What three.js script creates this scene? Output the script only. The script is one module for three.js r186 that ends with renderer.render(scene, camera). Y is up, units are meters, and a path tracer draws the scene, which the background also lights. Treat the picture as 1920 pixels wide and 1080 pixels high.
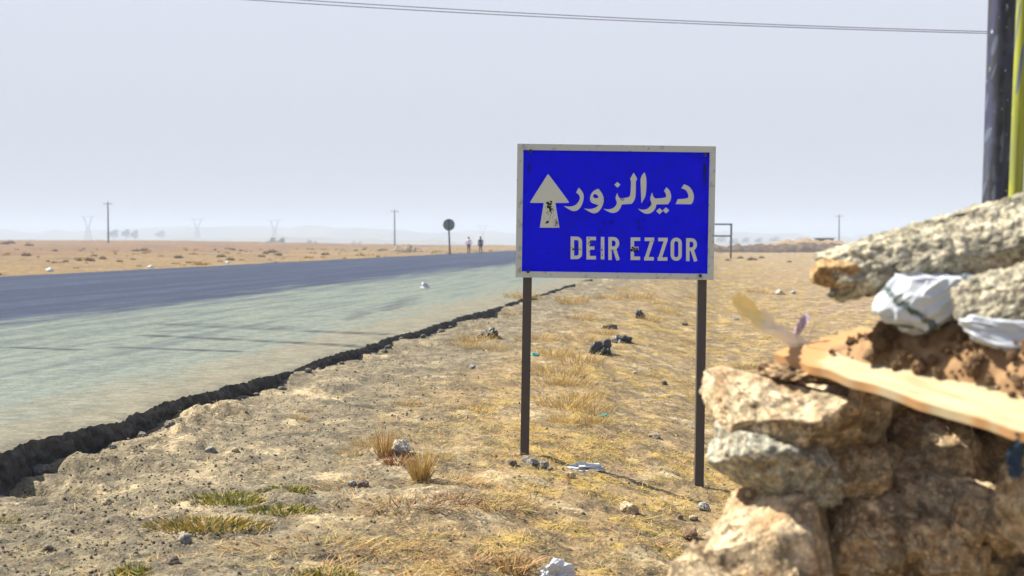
import * as THREE from 'three';
import { mergeGeometries, mergeVertices } from 'three/addons/utils/BufferGeometryUtils.js';
import { RoundedBoxGeometry } from 'three/addons/geometries/RoundedBoxGeometry.js';
import { MarchingCubes } from 'three/addons/objects/MarchingCubes.js';
import { createNoise2D, createNoise3D } from 'simplex-noise';

// ------------------------------------------------------------------ camera, sky, sun, exposure
const scene = new THREE.Scene();
const EYE = 1.62, F = 2600;                                   // eye height; focal length for a 1920 pixel wide picture
const camera = new THREE.PerspectiveCamera(2 * Math.atan(540 / F) * 180 / Math.PI, 16 / 9, 0.1, 9000);
const PITCH = -Math.atan(90 / F);
camera.position.set(0, EYE, 0); camera.rotation.set(PITCH, 0, 0);
camera.focus = 10.5; camera.userData.fStop = 3.3;
const EXPOSURE = 2.35;
const sunDir = new THREE.Vector3(-Math.sin(1.22) * Math.cos(0.86), Math.sin(0.86), -Math.cos(1.22) * Math.cos(0.86)).normalize();
{
  const W = 512, H = 256, data = new Float32Array(W * H * 4), d = new THREE.Vector3();
  const low = [0.64, 0.675, 0.74], mid = [0.73, 0.76, 0.88], high = [0.28, 0.38, 0.63];
  for (let j = 0; j < H; j++) {
    const up = ((j + 0.5) / H - 0.5) * Math.PI;
    for (let i = 0; i < W; i++) {
      const round = ((i + 0.5) / W - 0.5) * 2 * Math.PI;
      d.set(Math.cos(round) * Math.cos(up), Math.sin(up), Math.sin(round) * Math.cos(up));
      const e = Math.max(0, up), a = THREE.MathUtils.smoothstep(e, 0.02, 0.22), b = THREE.MathUtils.smoothstep(e, 0.2, 1.3);
      const glow = 1 + 0.35 * Math.exp(-((Math.acos(THREE.MathUtils.clamp(d.dot(sunDir), -1, 1)) / 0.5) ** 2));
      for (let c = 0; c < 3; c++) {
        const v = THREE.MathUtils.lerp(THREE.MathUtils.lerp(low[c], mid[c], a), high[c], b);
        data[(j * W + i) * 4 + c] = v * glow / EXPOSURE;
      }
      data[(j * W + i) * 4 + 3] = 1;
    }
  }
  const t = new THREE.DataTexture(data, W, H, THREE.RGBAFormat, THREE.FloatType);
  t.mapping = THREE.EquirectangularReflectionMapping; t.magFilter = THREE.LinearFilter; t.needsUpdate = true;
  scene.background = t; scene.environment = t;
}
const sun = new THREE.DirectionalLight(new THREE.Color().setRGB(1, 0.93, 0.79), 5);
sun.name = 'sun'; sun.position.copy(sunDir).multiplyScalar(120); sun.castShadow = true;
sun.shadow.mapSize.set(4096, 4096); sun.shadow.radius = 1.2;
Object.assign(sun.shadow.camera, { left: -60, right: 60, top: 60, bottom: -60, near: 1, far: 400 });
scene.add(sun, sun.target);
scene.fog = new THREE.FogExp2(new THREE.Color().setRGB(0.76, 0.85, 1.0), 0.0007);

// ------------------------------------------------------------------ small tools
let seedState = 12345;
const rng = (seed) => { let a = seed >>> 0; return () => { a = (a + 0x6d2b79f5) | 0; let t = Math.imul(a ^ (a >>> 15), 1 | a); t = (t + Math.imul(t ^ (t >>> 7), 61 | t)) ^ t; return ((t ^ (t >>> 14)) >>> 0) / 4294967296; }; };
const R = rng(seedState);
const n2 = createNoise2D(rng(7)), n3 = createNoise3D(rng(11));
const { lerp, clamp, smoothstep: sstep } = THREE.MathUtils;
const V = (x, y, z) => new THREE.Vector3(x, y, z);
const mix3 = (a, b, t) => [lerp(a[0], b[0], t), lerp(a[1], b[1], t), lerp(a[2], b[2], t)];
const fbm2 = (x, y, o = 4) => { let s = 0, a = 1, t = 0; for (let i = 0; i < o; i++) { s += a * n2(x, y); t += a; a *= 0.5; x = x * 2.03 + 11.3; y = y * 2.03 - 7.1; } return s / t; };
const fbm3 = (x, y, z, o = 4) => { let s = 0, a = 1, t = 0; for (let i = 0; i < o; i++) { s += a * n3(x, y, z); t += a; a *= 0.5; x = x * 2.03 + 3.1; y = y * 2.03 - 5.7; z = z * 2.03 + 9.2; } return s / t; };
const hash3 = (i, j, k, c) => { let h = (Math.imul(i, 374761393) + Math.imul(j, 668265263) + Math.imul(k, 2147483647 - 64) + Math.imul(c, 1274126177)) | 0; h = Math.imul(h ^ (h >>> 13), 1274126177); h ^= h >>> 16; return (h >>> 0) / 4294967296; };
let cell = 0;
function worley(x, y, z) {
  const ix = Math.floor(x), iy = Math.floor(y), iz = Math.floor(z); let best = 9;
  for (let a = -1; a < 2; a++) for (let b = -1; b < 2; b++) for (let c = -1; c < 2; c++) {
    const i = ix + a, j = iy + b, k = iz + c;
    const dx = i + hash3(i, j, k, 1) - x, dy = j + hash3(i, j, k, 2) - y, dz = k + hash3(i, j, k, 3) - z;
    const q = dx * dx + dy * dy + dz * dz; if (q < best) { best = q; cell = hash3(i, j, k, 4); }
  }
  return Math.sqrt(best);
}
const counts = {};
const numbered = (name) => { const k = counts[name] = (counts[name] ?? -1) + 1; return k ? name + '_' + String(k).padStart(3, '0') : name; };
function tag(o, label, category, group, kind) { o.userData = { label, category }; if (group) o.userData.group = group; if (kind) o.userData.kind = kind; return o; }
function part(name, geometry, material, parent) { const m = new THREE.Mesh(geometry, material); m.name = name; parent.add(m); return m; }
function single(name, geometry, material, label, category, group) { const m = new THREE.Mesh(geometry, material); m.name = numbered(name); scene.add(m); return tag(m, label, category, group); }
function thing(name, label, category, pos, group) { const g = new THREE.Group(); g.name = numbered(name); scene.add(g); if (pos) g.position.copy(pos); return tag(g, label, category, group); }
function structure(name, geometry, material) { const m = new THREE.Mesh(geometry, material); m.name = name; m.userData = { kind: 'structure' }; scene.add(m); return m; }
function stuff(o, name, label, category) { o.name = name; scene.add(o); return tag(o, label, category, null, 'stuff'); }
// a point that lies depth metres in front of the lens plane, given by its bearing in a 1920 x 1080 view
function at(px, py, depth) {
  const a = (px - 960) / F, b = (540 - py) / F, c = Math.cos(PITCH), s = Math.sin(PITCH);
  const dy = c * b + s, dz = -c + s * b, k = depth / -dz;
  return V(a * k, EYE + dy * k, -depth);
}
function onGround(px, py) {
  let lo = 3, hi = 420;
  for (let i = 0; i < 400; i++) { const d = 3 * Math.pow(140, i / 399), p = at(px, py, d); if (p.y < surface(p.x, p.z)) { hi = d; break; } lo = d; }
  for (let i = 0; i < 24; i++) { const m = (lo + hi) / 2, p = at(px, py, m); if (p.y < surface(p.x, p.z)) hi = m; else lo = m; }
  const p = at(px, py, hi); p.y = surface(p.x, p.z); return p;
}
const lin = (r, g, b) => new THREE.Color().setRGB(r, g, b);
const std = (r, g, b, rough = 0.85, more = {}) => new THREE.MeshStandardMaterial({ color: lin(r, g, b), roughness: rough, ...more });
const vcol = (rough = 0.95, more = {}) => new THREE.MeshStandardMaterial({ vertexColors: true, roughness: rough, ...more });
function bar(a, b, r0, r1 = r0, seg = 8) {                     // a tapered round bar from a to b
  const d = b.clone().sub(a), g = new THREE.CylinderGeometry(r1, r0, d.length(), seg);
  g.applyQuaternion(new THREE.Quaternion().setFromUnitVectors(V(0, 1, 0), d.clone().normalize()));
  const m = a.clone().add(b).multiplyScalar(0.5); return g.translate(m.x, m.y, m.z);
}
function beam(a, b, w, h = w) {                                // a square bar from a to b
  const d = b.clone().sub(a), g = new THREE.BoxGeometry(w, d.length(), h);
  g.applyQuaternion(new THREE.Quaternion().setFromUnitVectors(V(0, 1, 0), d.clone().normalize()));
  const m = a.clone().add(b).multiplyScalar(0.5); return g.translate(m.x, m.y, m.z);
}

// periodic noise for tiled textures
function tileNoise(period, seed) {
  const r = rng(seed), v = new Float32Array(period * period); for (let i = 0; i < v.length; i++) v[i] = r();
  return (x, y) => {                                           // x, y in 0..1
    x *= period; y *= period; const i = Math.floor(x), j = Math.floor(y); let a = x - i, b = y - j; a = a * a * (3 - 2 * a); b = b * b * (3 - 2 * b);
    const i0 = i % period, i1 = (i + 1) % period, j0 = (j % period) * period, j1 = ((j + 1) % period) * period;
    return (v[j0 + i0] * (1 - a) + v[j0 + i1] * a) * (1 - b) + (v[j1 + i0] * (1 - a) + v[j1 + i1] * a) * b;
  };
}
function dataTex(size, fill, srgb = true) {
  const data = new Uint8Array(size * size * 4);
  for (let y = 0, o = 0; y < size; y++) for (let x = 0; x < size; x++, o += 4) { const c = fill(x / size, y / size); data[o] = clamp(c[0], 0, 1) * 255; data[o + 1] = clamp(c[1], 0, 1) * 255; data[o + 2] = clamp(c[2], 0, 1) * 255; data[o + 3] = 255; }
  const t = new THREE.DataTexture(data, size, size); t.wrapS = t.wrapT = THREE.RepeatWrapping; t.magFilter = THREE.LinearFilter; if (srgb) t.colorSpace = THREE.SRGBColorSpace; t.needsUpdate = true; return t;
}
const texHeights = {};
function grainTexture(size, seed, spots, flecks, contrast = 1.25) {             // soil or asphalt grain: fine noise, pebbles of several sizes, straw flecks
  const a = tileNoise(24, seed), b = tileNoise(96, seed + 1), c = tileNoise(400, seed + 2), e = tileNoise(size / 2, seed + 3), r = rng(seed + 9);
  const h = new Float32Array(size * size), tint = new Float32Array(size * size * 3);
  for (let y = 0, i = 0; y < size; y++) for (let x = 0; x < size; x++, i++) {
    const u = x / size, v = y / size, q = 0.30 * a(u, v) + 0.26 * b(u, v) + 0.24 * c(u, v) + 0.20 * e(u, v);
    h[i] = q; const k = 0.80 + (q - 0.5) * contrast; tint[i * 3] = k; tint[i * 3 + 1] = k; tint[i * 3 + 2] = k;
  }
  for (let k = 0; k < spots; k++) {
    const cx = r() * size, cy = r() * size, rad = 0.9 + Math.pow(r(), 4) * 6, tone = 0.8 + (r() - 0.5) * 0.45 * contrast, warm = (r() - 0.5) * 0.12, n = Math.ceil(rad);
    for (let y = -n; y <= n; y++) for (let x = -n; x <= n; x++) {
      const q = (x * x + y * y) / (rad * rad); if (q > 1) continue;
      const i = (((Math.floor(cy) + y + size) % size) * size + ((Math.floor(cx) + x + size) % size));
      h[i] = Math.min(1, h[i] * 0.5 + 0.3 + 0.35 * Math.sqrt(1 - q)); tint[i * 3] = tone * (1 + warm); tint[i * 3 + 1] = tone; tint[i * 3 + 2] = tone * (1 - warm);
    }
  }
  for (let k = 0; k < flecks; k++) {
    let x = r() * size, y = r() * size; const ang = r() * 6.283, len = 8 + r() * 26, g = 0.9 + r() * 0.35, bend = (r() - 0.5) * 0.06;
    for (let q = 0, d = ang; q < len; q++, d += bend) {
      x += Math.cos(d); y += Math.sin(d); const i = (((Math.floor(y) % size) + size) % size) * size + (((Math.floor(x) % size) + size) % size);
      tint[i * 3] = g; tint[i * 3 + 1] = g * 0.88; tint[i * 3 + 2] = g * 0.52; h[i] += 0.12;
    }
  }
  const color = dataTex(size, (u, v) => { const i = Math.round(v * size) * size + Math.round(u * size); return [tint[i * 3], tint[i * 3 + 1], tint[i * 3 + 2]]; });
  const bump = dataTex(size, (u, v) => { const q = h[Math.round(v * size) * size + Math.round(u * size)]; return [q, q, q]; }, false);
  return { color, bump };
}
// mean of the grain textures in linear light is about 0.58; base colours are divided by it
const GRAIN = 0.60;

// ------------------------------------------------------------------ the lie of the land. s runs along the road, L is the distance to the left of the line through the eye parallel to it
const DX = 0.1483, DZ = -0.9889, NX = -0.9889, NZ = -0.1483;
const sOf = (x, z) => x * DX + z * DZ, lOf = (x, z) => x * NX + z * NZ;
const roadPoint = (s, L, y) => V(s * DX + L * NX, y, s * DZ + L * NZ);
const edgeL = (s) => 4.66 + 0.07 * n2(s * 0.31, 3.3) + 0.045 * n2(s * 1.1, 9.3) + 0.012 * n2(s * 4.3, 1.7) + 0.006 * n2(s * 11, 5.7);
const farEdgeL = (s) => 27.2 + 0.35 * n2(s * 0.11, 41) + 0.12 * n2(s * 0.6, 17);
const ROAD_Y = 0.22;
const dipAt = (s) => s < 300 ? 0 : -17 * sstep(s, 380, 700);    // the plain falls away to a wide valley
const roadY = (s, L) => ROAD_Y + 0.012 * n2(s * 0.08, L * 0.15) + dipAt(s) + 0.0 * L;
const profile = [[-400, -0.1], [-60, -0.2], [-20, -0.27], [-2, -0.26], [0.0, -0.27], [0.6, -0.15], [1.45, -0.005], [2.6, 0.035], [3.8, 0.035], [4.55, 0.02], [5.3, -0.15], [26, -0.15], [26.9, 0.12], [29, 0.17], [40, 0.2], [400, 0.2]];
function prof(L) { for (let i = 1; i < profile.length; i++) if (L <= profile[i][0]) { const [a, p] = profile[i - 1], [b, q] = profile[i]; let t = (L - a) / (b - a); t = clamp(t, 0, 1); return lerp(p, q, t * t * (3 - 2 * t) * 0.5 + t * 0.5); } return 0.2; }
const bumps = [[10.0, 4.15, 0.55, 0.32, 0.11], [9.0, 3.4, 0.5, 0.5, 0.03], [12.1, 4.3, 0.6, 0.3, 0.05], [15.3, 4.3, 0.7, 0.3, 0.06], [8.35, 1.75, 0.7, 0.28, 0.05], [9.6, 2.2, 0.6, 0.35, 0.04], [8.4, 4.2, 0.8, 0.6, -0.10], [13.0, 4.3, 0.5, 0.3, -0.05], [11.4, 4.4, 0.5, 0.35, 0.12]];
function ground(x, z) {
  const s = sOf(x, z), L = lOf(x, z), d = Math.hypot(x, z);
  let y = prof(L);
  y += (0.075 * n2(s * 0.75 + 4, 6.1) + 0.05 * n2(s * 1.9, 2.2)) * sstep(L, 3.6, 4.3) * (1 - sstep(L, 4.7, 5.1));
  y += (0.065 * sstep(s, 10, 13) + 0.07 * sstep(s, 16, 46)) * sstep(L, 0.8, 3.5) * (1 - sstep(L, 4.8, 5.6));
  if (L > 27) y += 0.25 * Math.max(0, fbm2(x * 0.05, z * 0.05, 3)) * sstep(L, 28, 36) + 1.35 * sstep(L, 60, 170) * sstep(s, 80, 300);
  y += (L < 4.6 || L > 27 ? 1 : 0.2) * (0.05 * fbm2(x * 0.35, z * 0.35, 2) * sstep(L < 4.6 ? Math.abs(L - 1.4) : 2, 0, 2) + 0.042 * fbm2(x * 1.3 + 5, z * 1.3, 3));
  if (d < 60) {
    y += 0.017 * fbm2(x * 5.1, z * 5.1 + 9, 3);
    const ripple = n2(x * 2.1 + 3, z * 2.1); y += 0.012 * Math.max(0, ripple) * Math.max(0, n2(x * 9, z * 9));
  }
  if (d < 25) { y += 0.0055 * fbm2(x * 26, z * 26, 2); for (const [bs, bl, ws, wl, h] of bumps) { const q = ((s - bs) / ws) ** 2 + ((L - bl) / wl) ** 2; if (q < 6) y += h * Math.exp(-q) * (1 + 0.3 * n2(x * 4, z * 4)); } }
  return y + dipAt(s);
}
const onRoad = (x, z) => { const s = sOf(x, z), L = lOf(x, z); return L > edgeL(s) && L < farEdgeL(s); };
const surface = (x, z) => (onRoad(x, z) ? roadY(sOf(x, z), lOf(x, z)) : ground(x, z));

const soilTex = grainTexture(2048, 31, 34000, 2600);
const SOIL_TILE = 4.6;
const soil = { tan: [0.158, 0.110, 0.050], pale: [0.238, 0.188, 0.113], grey: [0.108, 0.091, 0.058], straw: [0.205, 0.142, 0.030], pink: [0.195, 0.137, 0.078], orange: [0.14, 0.074, 0.016], brown: [0.082, 0.045, 0.019] };
function soilColor(x, z) {
  const s = sOf(x, z), L = lOf(x, z), d = Math.hypot(x, z), broad = fbm2(x * 0.22 + 40, z * 0.22, 3), fine = fbm2(x * 1.7, z * 1.7 + 30, 4), tiny = fbm2(x * 8, z * 8, 3);
  let c = soil.tan;
  if (L < 10) {
    c = mix3(c, soil.pink, sstep(-L + broad * 2, 0.5, 4));
    c = mix3(c, soil.straw, 0.85 * sstep(fine + 0.5 * broad + 0.25 * tiny, -0.08, 0.45) * sstep(L, -14, 0) * (1 - sstep(L, 2.9, 4.0)) * (1 - 0.8 * sstep(L, 1.4, 2.3) * (1 - sstep(s, 9, 12))));
    c = mix3(c, soil.grey, 0.9 * sstep(L + 0.9 * broad + 0.5 * fine + 0.9 * (1 - sstep(s, 8, 12)), 2.1, 3.3));
    c = mix3(c, soil.pale, 0.85 * sstep(fbm2(x * 0.9 - 9, z * 0.9, 4) + 0.2 * tiny, 0.22, 0.55));
    for (const [bs, bl, ws, wl, h] of bumps) c = mix3(c, soil.pale, clamp(1.2 * Math.exp(-(((s - bs) / ws) ** 2 + ((L - bl) / wl) ** 2) * 1.4) * (h > 0.045 ? 1 : h > 0 ? 0.6 : 0) * sstep(tiny + fine, -0.9, 0.2), 0, 1));
    c = mix3(c, soil.brown, 0.35 * sstep(fbm2(x * 3 + 70, z * 3, 3), 0.35, 0.7));
    if (d > 60) c = mix3(c, soil.straw, 0.4 * sstep(broad, -0.2, 0.5));
  } else {
    c = mix3(c, soil.straw, 0.8 * sstep(fbm2(x * 0.12, z * 0.3, 3) + 0.3 * fine, -0.1, 0.5));
    c = mix3(c, soil.pale, 0.4 * sstep(fbm2(x * 0.06 + 8, z * 0.17, 3), 0.1, 0.5) * (1 - sstep(L, 45, 60)));
    c = mix3(c, soil.orange, 0.9 * sstep(L + 16 * fbm2(x * 0.02, z * 0.05, 3), 50, 72));
    c = mix3(c, soil.brown, 0.75 * sstep(fbm2(x * 0.06 + 20, z * 0.12, 4), 0.08, 0.5) * sstep(L, 30, 50));
  }
  if (L > 27) c = mix3(c, c.map((v, i) => v * [0.8, 0.7, 0.55][i]), 0.8);
  const k = 1 + 0.2 * tiny; return [c[0] * k / GRAIN, c[1] * k / GRAIN, c[2] * k / GRAIN];
}
{
  const rows = [-60, -30, -14, -7, -3, 0, 2, 3.2, 4.3, 5.2];
  for (let d = 5.6; d < 1500;) { rows.push(d); d += Math.min(45, Math.max(0.014, 0.019 * (d / 8) ** 2)); }
  const cols = []; for (let i = -14; i <= 14; i++) { if (i === -2) for (let k = -240; k <= 240; k++) cols.push([k / 240 * 0.46, 0]); else if (Math.abs(i) > 1) cols.push([0.46 * Math.sign(i), (Math.abs(i) - 1) / 13 * Math.sign(i)]); }
  const pos = [], col = [], uv = [], idx = [], nc = cols.length;
  for (const d of rows) for (const [a, b] of cols) {
    const w = Math.max(d + 1, 5), x = a * w + Math.sign(b) * b * b * (420 + Math.max(0, d)), z = -d;
    pos.push(x, ground(x, z), z); col.push(...soilColor(x, z)); uv.push(x / SOIL_TILE, z / SOIL_TILE);
  }
  for (let r = 0; r + 1 < rows.length; r++) for (let c = 0; c + 1 < nc; c++) { const i = r * nc + c; idx.push(i, i + 1, i + nc, i + 1, i + nc + 1, i + nc); }
  const g = new THREE.BufferGeometry(); g.setAttribute('position', new THREE.Float32BufferAttribute(pos, 3)); g.setAttribute('color', new THREE.Float32BufferAttribute(col, 3)); g.setAttribute('uv', new THREE.Float32BufferAttribute(uv, 2)); g.setIndex(idx); g.computeVertexNormals();
  structure('ground', g, vcol(0.97, { map: soilTex.color, bumpMap: soilTex.bump, bumpScale: 0.012 }));
}

// ------------------------------------------------------------------ the road: dark asphalt, a wide dusty hard shoulder and its broken edge
const dust = { cool: [0.124, 0.146, 0.127], warm: [0.150, 0.140, 0.104], grey: [0.072, 0.088, 0.092], tar: [0.019, 0.029, 0.061], worn: [0.036, 0.05, 0.086], mark: [0.03, 0.032, 0.04] };
const streaks = [[19.95, 5.0, 21.9, 9.2, 0.26], [17.75, 4.75, 19.3, 8.3, 0.2], [16.6, 6.0, 17.1, 7.8, 0.15], [16.7, 8.2, 16.95, 9.2, 0.15], [21.2, 6.9, 21.9, 8.6, 0.5], [23.5, 6.4, 26.5, 6.9, 0.22], [27, 6.6, 33, 7.4, 0.25]];
function roadColor(s, L) {
  const long = fbm2(s * 0.06, L * 1.1, 3), slick = n2(s * 0.35, L * 3.1), fine = fbm2(s * 0.45, L * 2.2, 3), tiny = fbm2(s * 2.4, L * 5, 2);
  let c = mix3(dust.cool, dust.warm, sstep(-L + 0.9 * long + 0.5 * fine, -6.7, -4.9));
  c = mix3(c, dust.grey, 0.8 * sstep(fbm2(s * 0.12 + 7, L * 1.7, 4) + 0.35 * fine + 0.25 * sstep(L, 7, 11), 0.0, 0.6) * sstep(L, 5.2, 7.4));
  const t = mix3(dust.tar, dust.worn, 0.8 * sstep(n2(s * 0.02, L * 0.8) + 0.4 * slick, 0.0, 0.9));
  let m = sstep(L + 1.3 * long + 0.55 * slick + 0.3 * fine, 10.6, 13.2);
  c = mix3(c, t, m);
  for (const [s0, l0, s1, l1, w] of streaks) {
    const u = clamp(((s - s0) * (s1 - s0) + (L - l0) * (l1 - l0)) / ((s1 - s0) ** 2 + (l1 - l0) ** 2), 0, 1), q = Math.hypot(s - lerp(s0, s1, u), L - lerp(l0, l1, u));
    c = mix3(c, dust.mark, clamp(0.85 * (1 - sstep(q + 0.06 * fine, w * 0.4, w * 1.2)) * (0.8 + 0.5 * slick) * (w > 0.21 && s > 20.5 ? 0.6 : 1), 0, 1));
  }
  c = mix3(c, dust.mark, 0.5 * sstep(fbm2(s * 0.9, L * 0.5 + 30, 3), 0.3, 0.62) * sstep(s, 17, 20) * (1 - sstep(s, 24, 30)) * (1 - sstep(L, 8.5, 10)) * sstep(L, 6, 7));
  const k = 1 + 0.07 * tiny + 0.12 * fine; return c.map((v) => v * k / GRAIN);
}
{
  const tex = grainTexture(1024, 77, 5000, 0, 0.5), TILE = 2.4;
  const ss = []; for (let s = -40; s < 4; s += 4) ss.push(s); for (let s = 4; s < 760;) { ss.push(s); s += Math.min(14, Math.max(0.03, 0.022 * (s / 8) ** 1.5)); }
  const acrossN = 150, pos = [], col = [], uv = [], idx = [];
  for (const s of ss) for (let j = 0; j <= acrossN; j++) {
    const q = j / acrossN, e0 = edgeL(s), e1 = farEdgeL(s), L = lerp(e0, e1, 0.62 * q * q + 0.38 * q), near = L - e0;
    const y = roadY(s, L) + (s < 60 ? 0.001 * fbm2(s * 3, L * 3, 3) - 0.012 * Math.exp(-near / 0.02) * (1 + n2(s * 9, 2)) - 0.02 * Math.exp(-near / 0.25) * Math.max(0, n2(s * 1.3, 8)) : 0);
    const p = roadPoint(s, L, y); pos.push(p.x, p.y, p.z); col.push(...roadColor(s, L)); uv.push(s / TILE, L / TILE);
  }
  const w = acrossN + 1; for (let i = 0; i + 1 < ss.length; i++) for (let j = 0; j < acrossN; j++) { const a = i * w + j; idx.push(a, a + w, a + 1, a + 1, a + w, a + w + 1); }
  const g = new THREE.BufferGeometry(); g.setAttribute('position', new THREE.Float32BufferAttribute(pos, 3)); g.setAttribute('color', new THREE.Float32BufferAttribute(col, 3)); g.setAttribute('uv', new THREE.Float32BufferAttribute(uv, 2)); g.setIndex(idx); g.computeVertexNormals();
  structure('road', g, new THREE.MeshPhysicalMaterial({ vertexColors: true, roughness: 0.95, specularIntensity: 0.35, map: tex.color, bumpMap: tex.bump, bumpScale: 0.0016 }));
  // broken face of the asphalt towards the verge
  const p2 = [], c2 = [], u2 = [], i2 = [], H = 14;
  for (let i = 0; i < ss.length; i++) {
    const s = ss[i]; if (s > 140) break;
    for (let k = 0; k <= H; k++) {
      const t = k / H, top = V(pos[i * w * 3], pos[i * w * 3 + 1], pos[i * w * 3 + 2]);
      const out = k === 0 ? 0 : 0.02 * Math.sin(Math.min(1, t * 4) * 1.57) + 0.05 * t * t + 0.05 * (fbm2(s * 5, t * 2.3 + 4, 3)) * Math.min(1, t * 5) + 0.005 * n2(s * 26, t * 7) * Math.min(1, t * 5);
      p2.push(top.x - NX * out, top.y - t * 0.33, top.z - NZ * out);
      const v = 0.03 + 0.016 * fbm2(s * 9, t * 6, 3), dusty = sstep(n2(s * 5, t * 4 + 9) - t * 1.6, -0.15, 0.5) * 0.35;
      c2.push(...mix3([v * 1.05, v, v * 0.92], dust.warm, dusty).map((q) => q / GRAIN)); u2.push(s / TILE, t * 0.33 / TILE);
    }
    if (i) for (let k = 0; k < H; k++) { const a = i * (H + 1) + k, b = a - H - 1; i2.push(a, b, a + 1, b, b + 1, a + 1); }
  }
  const f = new THREE.BufferGeometry(); f.setAttribute('position', new THREE.Float32BufferAttribute(p2, 3)); f.setAttribute('color', new THREE.Float32BufferAttribute(c2, 3)); f.setAttribute('uv', new THREE.Float32BufferAttribute(u2, 2)); f.setIndex(i2); f.computeVertexNormals();
  structure('road_edge', f, vcol(0.95, { map: tex.color, bumpMap: tex.bump, bumpScale: 0.012 }));
}

// ------------------------------------------------------------------ far land: hills beyond the valley, earth banks
function ridge(name, along, depth, heightOf, color, color2, step = 1) {
  const pos = [], col = [], idx = [], M = 12;
  along.forEach(([x, z], i) => {
    for (let k = 0; k <= M; k++) {
      const t = k / M * 2 - 1, y0 = heightOf(i / (along.length - 1), x, z), h = y0[1] * Math.max(0, 1 - t * t) * (1 + 0.35 * fbm2(x * step + k * 0.4, z * step, 3));
      pos.push(x, y0[0] + (Math.abs(t) === 1 ? -0.5 : 0) + h, z - t * depth); col.push(...mix3(color, color2, sstep(fbm2(x * step * 2 + 5, (z - t * depth) * step * 2, 3), -0.3, 0.5)));
    }
    if (i) for (let k = 0; k < M; k++) { const a = i * (M + 1) + k, b = a - M - 1; idx.push(a, a + 1, b, b, a + 1, b + 1); }
  });
  const g = new THREE.BufferGeometry(); g.setAttribute('position', new THREE.Float32BufferAttribute(pos, 3)); g.setAttribute('color', new THREE.Float32BufferAttribute(col, 3)); g.setIndex(idx); g.computeVertexNormals();
  return structure(name, g, vcol(1));
}
{
  const line = (x0, x1, z, n, wob = 0) => Array.from({ length: n }, (_, i) => { const x = lerp(x0, x1, i / (n - 1)); return [x, z + wob * n2(x * 0.01, z)]; });
  ridge('hills', line(-1500, 1500, -1900, 160, 60), 320, (t, x) => [-19, 36 + 6 * n2(x * 0.0016, 2) - 9 * sstep(x, -300, 200) - 4 * sstep(x, 200, 500)], [0.12, 0.12, 0.10], [0.17, 0.15, 0.11], 0.004);
  ridge('low_hills', line(-1100, 1100, -1300, 140, 40), 120, (t, x) => [-18, 17.5 + 4 * n2(x * 0.003, 5) - 3 * sstep(x, -100, 200)], [0.15, 0.13, 0.10], [0.12, 0.12, 0.08], 0.008);
  const y = (x, z) => ground(x, z);
  ridge('earth_bank', line(27, 62, -215, 120, 6), 4, (t, x, z) => [y(x, z), 1.55 * Math.sin(Math.PI * clamp(t * 1.0, 0.02, 0.98)) ** 0.35 * (0.85 + 0.22 * n2(x * 0.25, 3) + 0.12 * n2(x * 1.1, 8))], [0.05, 0.03, 0.018], [0.10, 0.065, 0.034], 0.35);
  ridge('spoil_mound', line(44, 68, -262, 60, 4), 5, (t, x, z) => [y(x, z), 2.3 * Math.sin(Math.PI * clamp(t, 0.01, 0.99)) ** 0.7 * (0.9 + 0.12 * n2(x * 0.2, 3))], [0.24, 0.165, 0.085], [0.2, 0.13, 0.06], 0.25);
  ridge('gravel_mound', line(-14.8, -10.6, -165, 40, 0.5), 2, (t, x, z) => [y(x, z) - 0.05, 0.85 * Math.sin(Math.PI * clamp(t, 0.01, 0.99)) ** 0.7 * (0.9 + 0.3 * n2(x * 2, 3))], [0.14, 0.105, 0.07], [0.18, 0.13, 0.08], 3);
}

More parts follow.
